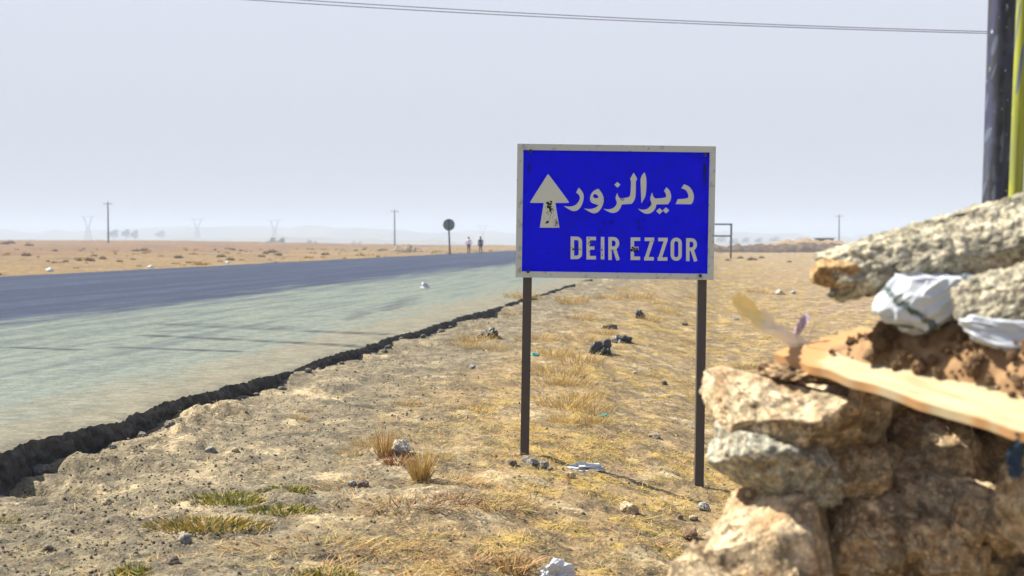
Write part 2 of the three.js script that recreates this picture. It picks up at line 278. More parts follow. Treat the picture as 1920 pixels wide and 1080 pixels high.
// ------------------------------------------------------------------ the road sign
const SD = 10.4;                                               // distance of the sign
{
  const c = at(1154, 397.5, SD), w = 1.485, h = 1.0, roll = -0.0135;
  const sign = thing('road_sign', 'blue direction sign with white arrow and lettering on two dark steel posts', 'road sign', V(c.x, 0, c.z));
  const cv = document.createElement('canvas'); cv.width = 1780; cv.height = 1200; const g = cv.getContext('2d'), rr = rng(5);
  // lettering outlines in the units of a 1920 x 960 drawing that covers 1.52 m x 0.76 m of the panel
  const px = (X, Y) => { const ix = 960 + X / 5.0526 - 1154, iy = 310 + Y / 5.0526 - 397.5, cs = Math.cos(roll), sn = Math.sin(-roll); return [(ix * cs + iy * sn) / 371.25 * 1780 + 890, (-ix * sn + iy * cs) / 250 * 1200 + 600]; };
  g.fillStyle = 'rgb(0,0,232)'; g.fillRect(0, 0, 1780, 1200);
  for (let i = 0; i < 2600; i++) { const x = rr() * 1780, y = rr() * 1200, r = 10 + rr() * 60; g.fillStyle = rr() < 0.5 ? 'rgba(0,0,150,0.03)' : 'rgba(10,16,255,0.03)'; g.beginPath(); g.ellipse(x, y, r, r * (0.3 + rr()), rr() * 3, 0, 6.3); g.fill(); }
  const paint = 'rgb(196,200,188)';
  const poly = (pts, smooth) => {
    g.beginPath(); const q = pts.map((p) => px(...p)), n = q.length;
    if (!smooth) q.forEach((p, i) => (i ? g.lineTo(...p) : g.moveTo(...p)));
    else { const mid = (a, b) => [(a[0] + b[0]) / 2, (a[1] + b[1]) / 2]; for (let i = 0; i < n; i++) { const p = pts[i], next = q[(i + 1) % n], prev = q[(i + n - 1) % n]; const m0 = mid(prev, q[i]), m1 = mid(q[i], next); if (!i) g.moveTo(...m0); if (p[2]) { g.lineTo(...q[i]); g.lineTo(...m1); } else g.quadraticCurveTo(...q[i], ...m1); } }
    g.closePath(); g.fill();
  };
  g.fillStyle = paint; g.lineJoin = 'round'; g.strokeStyle = paint;
  poly([[332, 76, 1], [345, 88], [528, 335], [535, 352, 1], [515, 355], [404, 355, 1], [443, 594, 1], [254, 593, 1], [292, 355, 1], [178, 354], [160, 352, 1], [168, 335]], true);
  poly([[1637, 174, 1], [1690, 196], [1724, 250], [1734, 300], [1722, 350], [1704, 368, 1], [1556, 366, 1], [1576, 318, 1], [1655, 314], [1684, 298], [1668, 250], [1650, 228], [1610, 213, 1]], true);
  poly([[1467, 203, 1], [1502, 235], [1516, 290], [1506, 338], [1482, 368, 1], [1400, 368], [1371, 370, 1], [1368, 400], [1340, 442], [1290, 464], [1240, 450], [1194, 410, 1], [1250, 424], [1292, 410], [1318, 378], [1326, 352], [1308, 318], [1330, 252, 1], [1342, 296], [1362, 312, 1], [1450, 306], [1468, 290], [1460, 262], [1444, 238, 1]], true);
  for (const [x, y, r] of [[1402, 434, 32], [1464, 427, 32], [998, 180, 30]]) poly([[x, y - r * 0.95], [x + r, y], [x, y + r * 0.95], [x - r, y]]);
  poly([[1257, 58, 1], [1276, 110], [1277, 200], [1268, 296], [1228, 358, 1], [1221, 200], [1217, 108]], true);
  poly([[1153, 63, 1], [1187, 120, 1], [1174, 152, 1], [1174, 285], [1160, 335], [1134, 364, 1], [1040, 370, 1], [1030, 402], [1000, 442], [950, 455], [900, 436], [864, 411, 1], [920, 418], [962, 404], [990, 372], [994, 345], [976, 310], [996, 257, 1], [1010, 300], [1030, 310, 1], [1100, 303], [1124, 285], [1128, 152, 1], [1120, 120, 1]], true);
  poly([[815, 217, 1], [850, 258], [870, 312], [864, 362], [842, 412], [810, 448], [768, 458], [720, 436], [678, 408, 1], [740, 416], [792, 400], [818, 374, 1], [786, 368], [742, 350], [732, 306], [750, 258], [782, 230]], true);
  g.fillStyle = 'rgb(0,0,228)'; poly([[784, 262], [822, 296], [806, 312], [768, 306], [764, 284]], true); g.fillStyle = paint;
  poly([[628, 207, 1], [662, 245], [678, 284], [670, 342], [650, 392], [618, 428], [574, 436], [530, 416], [484, 384, 1], [540, 392], [592, 380], [622, 350], [642, 310], [632, 278], [602, 254, 1]], true);
  g.lineWidth = 34 * 1780 / (371.25 * 5.0526); g.lineCap = 'butt'; g.lineJoin = 'miter';
  const line = (...pts) => { g.beginPath(); pts.forEach((p, i) => (i ? g.lineTo(...px(...p)) : g.moveTo(...px(...p)))); g.stroke(); };
  const arc = (cx, cy, rx, ry, a0, a1) => Array.from({ length: 13 }, (_, i) => { const a = lerp(a0, a1, i / 12) * Math.PI / 180; return [cx + rx * Math.cos(a), cy + ry * Math.sin(a)]; });
  const letters = {
    D: (x, y) => { line([x + 15, y], [x + 15, y + 218]); line([x, y + 16], [x + 55, y + 17], ...arc(x + 55, y + 52, 37, 35, -90, 0), [x + 92, y + 166], ...arc(x + 55, y + 166, 37, 35, 0, 90), [x, y + 202]); },
    E: (x, y) => { line([x + 17, y], [x + 17, y + 218]); line([x, y + 17], [x + 92, y + 17]); line([x, y + 108], [x + 78, y + 108]); line([x, y + 202], [x + 92, y + 202]); },
    I: (x, y) => line([x + 17, y], [x + 17, y + 218]),
    R: (x, y) => { line([x + 17, y], [x + 17, y + 222]); line([x, y + 17], [x + 55, y + 17], ...arc(x + 52, y + 62, 36, 45, -90, 90), [x, y + 107]); line([x + 56, y + 104], [x + 94, y + 224]); },
    Z: (x, y) => { line([x + 2, y + 17], [x + 94, y + 17]); line([x + 78, y + 18], [x + 18, y + 204]); line([x - 2, y + 205], [x + 92, y + 205]); },
    O: (x, y) => { line([x + 17, y + 110], ...arc(x + 54, y + 54, 37, 38, 180, 360), ...arc(x + 54, y + 168, 37, 38, 0, 180), [x + 17, y + 109]); },
  };
  [['D', 552, 679], ['E', 702, 681], ['I', 840, 682], ['R', 912, 683], ['E', 1126, 687], ['Z', 1258, 688], ['Z', 1388, 690], ['O', 1510, 690], ['R', 1658, 694]].forEach(([k, x, y]) => letters[k](x, y));
  // chipped paint and rust spots, where the panel shows them
  const chips = (X, Y, wx, wy, n, dark, big = 5) => { for (let i = 0; i < n; i++) { const [x, y] = px(X + (rr() + rr() - 1) * wx, Y + (rr() + rr() - 1) * wy), r = 1 + Math.pow(rr(), 3) * big; g.fillStyle = dark; g.beginPath(); g.ellipse(x, y, r, r * (0.5 + rr()), rr() * 3, 0, 6.3); g.fill(); } };
  chips(345, 385, 40, 60, 60, 'rgba(22,22,30,0.9)', 12); chips(372, 425, 24, 40, 30, 'rgba(40,44,60,0.9)', 7); chips(325, 535, 14, 16, 16, 'rgba(20,20,24,0.95)', 10); chips(405, 545, 30, 50, 70, 'rgba(60,62,76,0.9)', 5); chips(345, 480, 60, 110, 60, 'rgba(90,92,96,0.7)', 4);
  chips(1150, 800, 26, 18, 26, 'rgba(8,8,18,0.95)', 9); chips(1190, 805, 34, 26, 30, 'rgba(0,0,110,0.9)', 9); chips(600, 800, 70, 22, 36, 'rgba(60,56,40,0.8)', 8); chips(735, 735, 30, 40, 24, 'rgba(80,76,60,0.8)', 7); chips(850, 800, 14, 90, 30, 'rgba(0,0,150,0.9)', 7); chips(960, 800, 780, 110, 120, 'rgba(110,112,96,0.35)', 10); chips(1000, 300, 900, 300, 90, 'rgba(70,90,255,0.5)', 4); chips(900, 520, 600, 240, 60, 'rgba(0,0,90,0.25)', 26);
  for (const [X, Y, len] of [[1828, 20, 90], [1832, 40, 60], [150, 20, 50]]) for (let i = 0; i < 40; i++) { const [x, y] = px(X + (rr() - 0.5) * 26, Y - 60 + rr() * 30), l = len * rr() * 3; g.fillStyle = 'rgba(16,12,26,0.16)'; g.fillRect(x, y, 1.5 + rr() * 4, l); }
  for (let i = 0; i < 260; i++) { const x = rr() * 1780, y = rr() * 1200; g.strokeStyle = rr() < 0.5 ? 'rgba(140,150,220,0.10)' : 'rgba(0,0,70,0.14)'; g.lineWidth = 0.8 + rr() * 1.6; g.beginPath(); g.moveTo(x, y); g.lineTo(x + (rr() - 0.5) * 90, y + (rr() - 0.3) * 90); g.stroke(); }
  const t = new THREE.CanvasTexture(cv); t.colorSpace = THREE.SRGBColorSpace; t.magFilter = THREE.LinearFilter;
  const plate = new THREE.MeshPhysicalMaterial({ map: t, roughness: 0.75, specularIntensity: 0.25 });
  const head = new THREE.Group(); head.name = 'sign_head'; head.position.set(0, c.y, 0); head.rotation.z = roll; sign.add(head);
  part('panel', new THREE.BoxGeometry(w - 0.004, h - 0.004, 0.006), std(0.42, 0.44, 0.42, 0.6), head);
  part('sign_face', new THREE.PlaneGeometry(w - 0.02, h - 0.02).translate(0, 0, 0.0045), plate, head);
  {                                                            // raised pale rim, worn and stained
    const b = 0.047, mat = vcol(0.7), bits = [[-w / 2, h / 2 - b, w, b], [-w / 2, -h / 2, w, b], [-w / 2, -h / 2 + b, b, h - 2 * b], [w / 2 - b, -h / 2 + b, b, h - 2 * b]];
    bits.forEach(([x, y, ww, hh]) => {
      const gg = new RoundedBoxGeometry(ww - 0.001, hh - 0.001, 0.022, 2, 0.003).translate(x + ww / 2, y + hh / 2, 0.004), q = new THREE.BoxGeometry(ww - 0.001, hh - 0.001, 0.022, Math.ceil(ww / 0.012), Math.ceil(hh / 0.012), 1).translate(x + ww / 2, y + hh / 2, 0.004), p = q.attributes.position, cc = [];
      for (let i = 0; i < p.count; i++) { const X = p.getX(i), Y = p.getY(i), st = sstep(fbm2(X * 9, Y * 9, 4), 0.25, 0.6) * 0.5 + 0.85 * sstep(n2(X * 30 + 7, Y * 30), 0.8, 0.95); cc.push(...mix3([0.47, 0.50, 0.46], [0.14, 0.12, 0.09], clamp(st, 0, 1))); }
      q.setAttribute('color', new THREE.Float32BufferAttribute(cc, 3)); part('rim', q, mat, head); gg.dispose();
    });
  }
  const iron = std(0.012, 0.012, 0.014, 0.6), posts = std(0.058, 0.047, 0.043, 0.6, { metalness: 0.15 });
  for (const [bx, by] of [[995, 283], [1322, 291], [990, 509], [1313, 517]]) { const p = at(bx, by, SD - 0.01); part('bolt', new THREE.CylinderGeometry(0.013, 0.014, 0.012, 6).rotateX(Math.PI / 2).translate(p.x - c.x, p.y, 0.02), iron, sign); }
  for (const [tx, ty, fx, fy] of [[992.5, 300, 983.5, 858], [1319, 300, 1310, 914]]) {
    const d = SD + 0.05, a = at(tx, ty, d), f = at(fx, fy, d); f.y = ground(f.x, f.z) - 0.03; a.x -= c.x; f.x -= c.x; a.z = f.z = -0.045;
    part('post', beam(f, a, 0.066, 0.066), posts, sign);
  }
}

// ------------------------------------------------------------------ rocks
const earthPale = [0.31, 0.19, 0.095], cream = [0.42, 0.345, 0.225], ochre = [0.24, 0.145, 0.062], concrete = [0.32, 0.308, 0.245], conDark = [0.15, 0.142, 0.108], earth = [0.20, 0.118, 0.058], earthDark = [0.11, 0.06, 0.028];
function rockGeo(seed, sx, sy, sz, o = {}) {
  const { p = 3, cuts = 9, rough = 0.05, freq = 2.2, lump = 0, lumpSize = 0.03, detail = 18, a = cream, b = ochre, balance = 0, cutMin = 0.62, grid } = o, r = rng(seed * 977 + 13);
  let g = grid ? new THREE.BoxGeometry(2, 2, 2, ...grid) : new THREE.IcosahedronGeometry(1, detail); g.deleteAttribute('normal'); g.deleteAttribute('uv'); g = mergeVertices(g, 1e-4);
  const P = g.attributes.position, v = V(), col = [], planes = [];
  for (let i = 0; i < cuts; i++) planes.push([V(r() * 2 - 1, r() * 2 - 1, r() * 2 - 1).normalize(), cutMin + r() * 0.35]);
  const ox = r() * 50, oy = r() * 50, oz = r() * 50, mean = (sx + sy + sz) / 3;
  for (let i = 0; i < P.count; i++) {
    v.fromBufferAttribute(P, i); const dir = v.clone().normalize();
    v.multiplyScalar(Math.pow(Math.abs(v.x) ** p + Math.abs(v.y) ** p + Math.abs(v.z) ** p, -1 / p));
    for (const [n, h] of planes) { const q = v.dot(n) - h; if (q > 0) v.addScaledVector(n, -q * 0.975); }
    const k = 1 + rough * (fbm3(v.x * sx / mean * freq + ox, v.y * sy / mean * freq + oy, v.z * sz / mean * freq + oz, 5) * 1.6); v.multiplyScalar(k);
    v.set(v.x * sx, v.y * sy, v.z * sz);
    let w = 0, chip = 0.5; if (lump) { w = worley(v.x / lumpSize + ox, v.y / lumpSize, v.z / lumpSize); chip = cell; if (grid) dir.set(dir.x * 0.4, dir.y / 0.7, dir.z).normalize(); const w2 = worley(v.x / lumpSize * 2.1, v.y / lumpSize * 2.1 + oy, v.z / lumpSize * 2.1); v.addScaledVector(dir, lump * ((0.75 - w) * (0.45 + chip)) + lump * 0.4 * (0.6 - w2)); }
    P.setXYZ(i, v.x, v.y, v.z);
    const f = fbm3(v.x / mean * 1.6 + ox, v.y / mean * 1.6, v.z / mean * 1.6 + oz, 4), sp = fbm3(v.x * 60, v.y * 60, v.z * 60 + oz, 2);
    const c = mix3(a, b, sstep(f + 0.25 * sp + balance, -0.2, 0.75)), kk = 1 + 0.14 * sp + (lump ? (chip - 0.5) * 0.6 : 0); col.push(c[0] * kk, c[1] * kk, c[2] * kk);
  }
  g.setAttribute('color', new THREE.Float32BufferAttribute(col.map((q) => q / GRAIN), 3)); g.computeVertexNormals();
  const uv = [], N = g.attributes.normal; for (let i = 0; i < P.count; i++) { const x = Math.abs(N.getX(i)), y = Math.abs(N.getY(i)), z = Math.abs(N.getZ(i)), k = 1 / 0.55; if (y >= x && y >= z) uv.push(P.getX(i) * k, P.getZ(i) * k); else if (x >= z) uv.push(P.getZ(i) * k, P.getY(i) * k); else uv.push(P.getX(i) * k, P.getY(i) * k); }
  g.setAttribute('uv', new THREE.Float32BufferAttribute(uv, 2)); return g;
}
const stoneA = [0.43, 0.335, 0.21], stoneB = [0.29, 0.175, 0.085], rockTex = grainTexture(512, 57, 1500, 0, 1.1), rockMat = vcol(0.95, { map: rockTex.color, bumpMap: rockTex.bump, bumpScale: 0.006 });

// ------------------------------------------------------------------ the rubble barrier at the right
{
  const wall = thing('rubble_wall', 'rough barrier of stacked pale boulders and broken stones under a plank', 'stone wall', V(0.9, -0.25, -3.7));
  const put = (p, seed, sx, sy, sz, o, rot = [0, 0, 0], label) => { const m = part('stone', rockGeo(seed, sx, sy, sz, o), rockMat, wall); m.position.set(p.x - 0.9, p.y + 0.25, p.z + 3.7); m.rotation.set(...rot); if (label) m.userData = { label }; return m; };
  put(at(1468, 768, 3.80), 1, 0.185, 0.107, 0.25, { p: 3.2, cuts: 13, rough: 0.055, detail: 34, lump: 0.003, lumpSize: 0.022, cutMin: 0.58, a: stoneA, b: stoneB }, [0.1, 0.3, -0.12], 'pale chipped stone just under the plank end');
  put(at(1462, 872, 3.72), 2, 0.163, 0.084, 0.17, { p: 4.5, cuts: 6, rough: 0.06, detail: 34, lump: 0.009, lumpSize: 0.022, a: concrete, b: [0.24, 0.19, 0.115] }, [0.15, 0.15, -0.26], 'flat lump of grey concrete between two cream stones');
  put(at(1600, 898, 3.80), 3, 0.10, 0.082, 0.10, { p: 4, cuts: 8, rough: 0.05, detail: 22, a: stoneA, b: stoneB }, [0, 0.4, 0.05]);
  put(V(0.70, 0.62, -3.70), 4, 0.27, 0.33, 0.27, { p: 2.8, cuts: 13, rough: 0.05, detail: 38, lump: 0.003, lumpSize: 0.03, a: stoneA, b: stoneB }, [0, 0.5, 0.14], 'large cream boulder at the end of the barrier');
  put(V(0.53, 0.50, -3.60), 5, 0.27, 0.36, 0.25, { p: 2.8, cuts: 13, rough: 0.05, detail: 32, lump: 0.003, lumpSize: 0.03, a: stoneA, b: stoneB }, [0, 0.2, 0.25]);
  put(V(0.62, -0.02, -3.6), 6, 0.38, 0.3, 0.34, { detail: 20, cuts: 12, rough: 0.1 }, [0, 0.8, 0]);
  const r = rng(91); let sd = 30;
  for (const [y, h] of [[0.02, 0.22], [0.34, 0.20], [0.60, 0.16], [0.83, 0.12]]) for (let x = 0.98; x < 1.9; x += 0.30) put(V(x + (r() - 0.5) * 0.08, y + (r() - 0.5) * 0.04, -3.84 + (x - 0.98) * 0.12 + (r() - 0.5) * 0.06), sd++, 0.19 + r() * 0.03, h, 0.2, { p: 3.2, cuts: 14, rough: 0.07, detail: 24, lump: 0.006, lumpSize: 0.03, a: stoneA, b: stoneB }, [r() * 0.4, r() * 3, r() * 0.3]);
  for (let x = 1.0; x < 1.9; x += 0.25) for (const y of x < 1.2 ? [0.98, 1.13] : [0.98, 1.19]) put(V(x, y, -4.1 + (r() - 0.5) * 0.06), sd++, 0.16, 0.13, 0.15, { p: 3.4, cuts: 8, rough: 0.08, detail: 14, a: stoneA, b: stoneB }, [r() * 0.4, r() * 3, r() * 0.3]);
  for (let x = 0.86; x < 2.2; x += 0.3) for (const y of x < 1.2 ? [0.75, 0.95] : [0.75, 0.98, 1.15]) put(V(x, y, -4.38), sd++, 0.2, x < 1.2 ? 0.12 : 0.16, 0.16, { p: 3.4, cuts: 6, rough: 0.07, detail: 10, a: stoneA, b: stoneB }, [r() * 0.2, 0, r() * 0.2]);
  for (const [x, z] of [[1.32, -3.25], [1.55, -3.2], [1.62, -3.5]]) put(V(x, 1.0, z), sd++, 0.14, 0.15, 0.16, { p: 3.2, cuts: 8, rough: 0.08, detail: 16, a: stoneA, b: stoneB }, [0.1, r() * 3, 0.1]);
  for (const [x, y, z] of [[1.45, 1.38, -3.95], [1.68, 1.36, -3.85], [1.34, 1.17, -3.98], [1.55, 1.2, -3.8], [1.14, 0.92, -3.98]]) put(V(x, y, z), sd++, 0.15, 0.09, 0.14, { p: 3, cuts: 8, rough: 0.08, detail: 14, a: stoneA, b: stoneB }, [0.1, r() * 3, 0.1]);
  for (let i = 0; i < 46; i++) { const x = 0.92 + r() * 0.95, y = 0.42 + r() * 0.52; put(V(x, y, -3.665 + (x - 0.98) * 0.12 + (r() - 0.5) * 0.05), sd++, 0.05 + r() * 0.06, 0.04 + r() * 0.045, 0.07, { p: 3.4, cuts: 12, rough: 0.07, detail: 10, lump: 0.004, lumpSize: 0.02, a: stoneA, b: stoneB }, [r(), r() * 3, r()]); }
  put(V(0.96, 1.185, -3.93), sd++, 0.12, 0.105, 0.13, { p: 3.2, cuts: 10, rough: 0.06, detail: 16, a: stoneA, b: stoneB }, [0, 0.3, 0]); put(V(1.17, 1.18, -4.14), sd++, 0.12, 0.10, 0.13, { p: 3.2, cuts: 10, rough: 0.06, detail: 16, a: stoneA, b: stoneB }, [0, 1.3, 0]); put(V(1.12, 0.95, -4.04), sd++, 0.14, 0.10, 0.13, { p: 3.2, cuts: 10, rough: 0.06, detail: 16, a: stoneA, b: stoneB }, [0, 2.3, 0]);
  // the plank
  const a = at(1455, 664, 3.8), b = at(1920, 812, 3.0), dir = b.clone().sub(a).normalize(), up = V(0, 1, 0).addScaledVector(dir, -dir.y).normalize(), side = dir.clone().cross(up).normalize().negate();
  side.x < 0 && side.negate(); side.addScaledVector(up, 0.24).normalize(); const top = side.clone().cross(dir); if (top.y < 0) top.negate();
  const len = 1.5, wid = 0.30, th = 0.024;
  const pg = new THREE.BoxGeometry(len, th, wid, 150, 3, 30), P = pg.attributes.position, cc = [];
  for (let i = 0; i < P.count; i++) {
    const x = P.getX(i), y = P.getY(i), z = P.getZ(i), end = sstep(-x, len / 2 - 0.05, len / 2);
    P.setXYZ(i, x + (x < -len / 2 + 0.001 ? 0.02 * n2(z * 20, 1) - 0.03 * Math.abs(z) : 0), y + 0.004 * n2(x * 4, z * 6), z + 0.004 * n2(x * 7, z + 4) * (Math.abs(z) > wid * 0.45 ? 1.5 : 0));
    const grain = fbm2(x * 1.6 + 3, z * 38, 4), stain = sstep(fbm2(x * 3.2 + 8, z * 9, 3) + 1.3 * sstep(-x, 0.42, 0.74) - 0.55, -0.1, 0.5), edge = Math.abs(y) < th * 0.49 || Math.abs(z) > wid * 0.485 ? 1 : 0;
    let c = mix3([0.44, 0.36, 0.22], [0.34, 0.25, 0.125], sstep(grain, -0.2, 0.7)); c = mix3(c, [0.40, 0.17, 0.04], Math.max(0.75 * stain, 0.7 * edge * sstep(fbm2(x * 6, z * 6, 2), -0.6, 0.3)));
    cc.push(...c);
  }
  pg.setAttribute('color', new THREE.Float32BufferAttribute(cc, 3)); pg.computeVertexNormals();
  const plank = single('plank', pg, vcol(0.75), 'pale wooden plank with rust-orange edges laid on the rubble wall', 'plank');
  // box axes: x along the plank, y up, z across
  const ctr = a.clone().addScaledVector(dir, len / 2).addScaledVector(side, wid / 2).addScaledVector(top, -th / 2);
  plank.quaternion.setFromRotationMatrix(new THREE.Matrix4().makeBasis(dir, top, dir.clone().cross(top))); plank.position.copy(ctr);
  const on = (u, v, h) => a.clone().addScaledVector(dir, u).addScaledVector(side, v).addScaledVector(top, h);   // a point over the plank
  // soil heap on it
  const heap = thing('soil_heap', 'heap of brown crumbly earth clods lying on the plank', 'soil heap', on(0.6, 0.2, 0));
  const rel = (p) => p.sub(heap.position);
  {
    const pos = [], col = [], idx = [], n = 60, m = 22;
    for (let i = 0; i <= n; i++) for (let j = 0; j <= m; j++) {
      const u = lerp(0.10, 1.3, i / n), q = j / m, v0 = 0.10 + 0.025 * n2(u * 9, 3) + 0.05 * sstep(u, 0.25, 0.6) , v = lerp(v0, 0.42, q);
      const h = (0.006 + 0.092 * Math.sin(Math.min(1, q * 1.9) * 1.5708) * sstep(u, 0.08, 0.26)) * (1 + 0.3 * fbm2(u * 14, v * 14, 3)) - (q === 0 ? 0.012 : 0);
      const p = rel(on(u, v, h)); pos.push(p.x, p.y, p.z); col.push(...mix3(earthPale, earth, sstep(fbm2(u * 25, v * 25, 3), -0.4, 0.5)));
      if (i && j) { const k = i * (m + 1) + j; idx.push(k, k - 1, k - m - 1, k - 1, k - m - 2, k - m - 1); }
    }
    const g = new THREE.BufferGeometry(); g.setAttribute('position', new THREE.Float32BufferAttribute(pos, 3)); g.setAttribute('color', new THREE.Float32BufferAttribute(col, 3)); g.setIndex(idx); g.computeVertexNormals(); part('soil', g, vcol(1, { side: THREE.DoubleSide }), heap);
    const kinds = Array.from({ length: 7 }, (_, i) => rockGeo(200 + i, 0.5, 0.42 + 0.03 * (i % 3), 0.46, { p: 2.4, cuts: 9, cutMin: 0.5, rough: 0.34, freq: 2.4, detail: 9, a: i % 3 ? [0.36, 0.215, 0.105] : [0.43, 0.275, 0.145], b: earthDark, balance: -0.1 }));
    for (let i = 0; i < 290; i++) {
      const u = 0.11 + r() * 1.0, q = Math.pow(r(), 1.3), v = lerp(0.085 + 0.055 * sstep(u, 0.25, 0.6), 0.38, q), h = (0.006 + 0.092 * Math.sin(Math.min(1, q * 1.9) * 1.5708) * sstep(u, 0.08, 0.26));
      const sz = 0.010 + Math.pow(r(), 3) * 0.042, c = part('clod', kinds[i % 7], rockMat, heap); c.position.copy(rel(on(u, v, h + sz * 0.15))); c.scale.setScalar(sz); c.rotation.set(r() * 6, r() * 6, r() * 6);
    }
  }
  // concrete slab on top, held by the sacks and the second lump
  const slab = thing('concrete_slab', 'long broken concrete slab with exposed gravel, sloping on top of barrier', 'concrete slab', at(1760, 470, 3.62));
  const sl = part('slab', rockGeo(50, 0.50, 0.058, 0.095, { p: 9, cuts: 9, rough: 0.06, grid: [200, 28, 42], lump: 0.012, lumpSize: 0.024, freq: 3, a: [0.37, 0.335, 0.245], b: [0.19, 0.17, 0.12], balance: -0.1, cutMin: 0.82 }), rockMat, slab); sl.position.set(0.195, 0.052, 0); sl.rotation.set(0.72, 0.1, 0.175);
  const eb = part('broken_end', rockGeo(52, 0.072, 0.036, 0.07, { p: 4.5, cuts: 6, rough: 0.06, detail: 22, a: [0.38, 0.25, 0.115], b: [0.26, 0.115, 0.032] }), rockMat, slab); eb.position.set(-0.262, -0.058, 0.0); eb.rotation.set(0.1, 0.35, -0.05);
  const lump = single('concrete_lump', rockGeo(56, 0.20, 0.045, 0.075, { p: 4, cuts: 6, rough: 0.08, grid: [100, 28, 40], lump: 0.010, lumpSize: 0.022, a: [0.37, 0.335, 0.245], b: [0.19, 0.17, 0.12], balance: -0.1 }), rockMat, 'grey concrete lump beneath the slab, resting against the white sack', 'concrete lump');
  lump.position.copy(at(1948, 545, 3.36)); lump.rotation.set(0.6, 0.1, 0.2);
  // sacks
  const sackGeo = (seed, sx, sy, sz, stripes) => {
    let g = new THREE.IcosahedronGeometry(1, 46); g.deleteAttribute('normal'); g.deleteAttribute('uv'); g = mergeVertices(g, 1e-4); const Q = g.attributes.position, v = V(), col = [], fr = rng(seed * 71 + 3), folds = Array.from({ length: 13 }, () => [V(fr() * 2 - 1, fr() * 2 - 1, fr() * 2 - 1).normalize(), 0.5 + fr() * 0.36]);
    for (let i = 0; i < Q.count; i++) {
      v.fromBufferAttribute(Q, i); const d = v.clone(); v.multiplyScalar(Math.pow(Math.abs(v.x) ** 2.8 + Math.abs(v.y) ** 2.4 + Math.abs(v.z) ** 2.6, -1 / 2.6));
      for (const [pn, h] of folds) { const q = v.dot(pn) - h; if (q > 0) v.addScaledVector(pn, -q * 0.88); }
      const rid = (1 - Math.abs(n3(d.x * 1.3 + seed, d.y * 1.9, d.z * 1.3))) ** 3 * 0.08 + (1 - Math.abs(n3(d.x * 3.1 + seed, d.y * 3.1 + 4, d.z * 2.7))) ** 4 * 0.02 + 0.09 * fbm3(d.x * 1.2, d.y * 1.2 + seed, d.z * 1.2, 2);
      v.multiplyScalar(0.9 + rid); 
      let c = [0.44, 0.475, 0.52];
      if (stripes) {
        const wob = 0.05 * n3(d.x * 4, d.y * 4, d.z * 4), m1 = Math.abs(d.x + 0.30 + 0.22 * d.y + wob) < 0.055, m2 = Math.abs(d.x * 0.75 - d.y * 0.62 - 0.36 + wob) < 0.045 && d.x > -0.2, m3 = Math.abs(d.x * 0.8 + d.y * 0.6 + 0.72 + wob) < 0.05;
        if (m1 || m2 || m3) c = mix3([0.035, 0.06, 0.055], [0.12, 0.17, 0.19], sstep(n3(d.x * 14, d.y * 14, d.z * 14), -0.2, 0.8));
      }
      const dirt = sstep(fbm3(d.x * 2 + seed, d.y * 2, d.z * 2, 4), 0.2, 0.6) * 0.5; c = mix3(c, [0.33, 0.30, 0.25], dirt); col.push(...c);
      Q.setXYZ(i, v.x * sx, v.y * sy, v.z * sz);
    }
    g.setAttribute('color', new THREE.Float32BufferAttribute(col, 3)); g.computeVertexNormals(); return g;
  };
  const cloth = vcol(0.62);
  const s1 = single('sandbag', sackGeo(3, 0.175, 0.118, 0.11, true), cloth, 'crumpled white sack with dark green bands wedged beneath the concrete slab', 'sandbag'); s1.position.copy(at(1736, 564, 3.55)); s1.rotation.set(0.2, 0.15, 0.55);
  const s2 = single('sandbag', sackGeo(8, 0.19, 0.052, 0.12, false), cloth, 'plain white sack lying flat behind the brown earth clods', 'sandbag'); s2.position.copy(at(1935, 628, 3.36)); s2.rotation.set(0.15, -0.2, -0.2);
  // torn plastic strip and scraps at the plank's end
  const ribbon = (pts, w0, w1, color, color2, nrm) => {
    const curve = new THREE.CatmullRomCurve3(pts), pos = [], col = [], idx = [], n = 26, m = 7;
    for (let i = 0; i <= n; i++) for (let j = 0; j <= m; j++) {
      const t = i / n, p = curve.getPoint(t), tg = curve.getTangent(t), w = lerp(w0, w1, t) * (1 + 0.3 * n2(t * 7, w0 * 90) + 0.15 * n2(t * 21, 4)), across = tg.clone().cross(nrm).normalize(), q = j / m - 0.5;
      p.addScaledVector(across, w * q + (i === n ? 0.012 * n2(j * 2.1, 5) : 0)).addScaledVector(nrm, 0.006 * Math.sin(q * 4 + t * 5) + 0.006 * n2(t * 9, q * 5)); if (i === n) p.addScaledVector(tg, 0.02 * n2(j * 1.3, 8));
      pos.push(p.x, p.y, p.z); col.push(...mix3(color, color2, sstep(t + 0.2 * n2(t * 5, q * 3), 0.45, 0.75)));
      if (i && j) { const k = i * (m + 1) + j; idx.push(k, k - 1, k - m - 1, k - 1, k - m - 2, k - m - 1); }
    }
    const g = new THREE.BufferGeometry(); g.setAttribute('position', new THREE.Float32BufferAttribute(pos, 3)); g.setAttribute('color', new THREE.Float32BufferAttribute(col, 3)); g.setIndex(idx); g.computeVertexNormals(); return g;
  };
  const film = new THREE.MeshPhysicalMaterial({ vertexColors: true, roughness: 0.8, transmission: 0.08, thickness: 0, side: THREE.DoubleSide }), nrm = V(-0.25, 0.35, 0.9).normalize();
  single('torn_strip', ribbon([at(1528, 668, 3.86), at(1490, 641, 3.84), at(1448, 613, 3.8), at(1412, 588, 3.78), at(1382, 560, 3.76)], 0.042, 0.05, [0.72, 0.67, 0.57], [0.76, 0.60, 0.25], nrm), film, 'torn cream and yellow plastic strip curling off the plank end', 'plastic strip');
  single('purple_scrap', ribbon([at(1488, 640, 3.85), at(1496, 620, 3.85), at(1510, 596, 3.86)], 0.02, 0.022, [0.42, 0.33, 0.41], [0.45, 0.36, 0.46], nrm), film, 'small pale purple scrap standing beside the torn strip', 'plastic scrap');
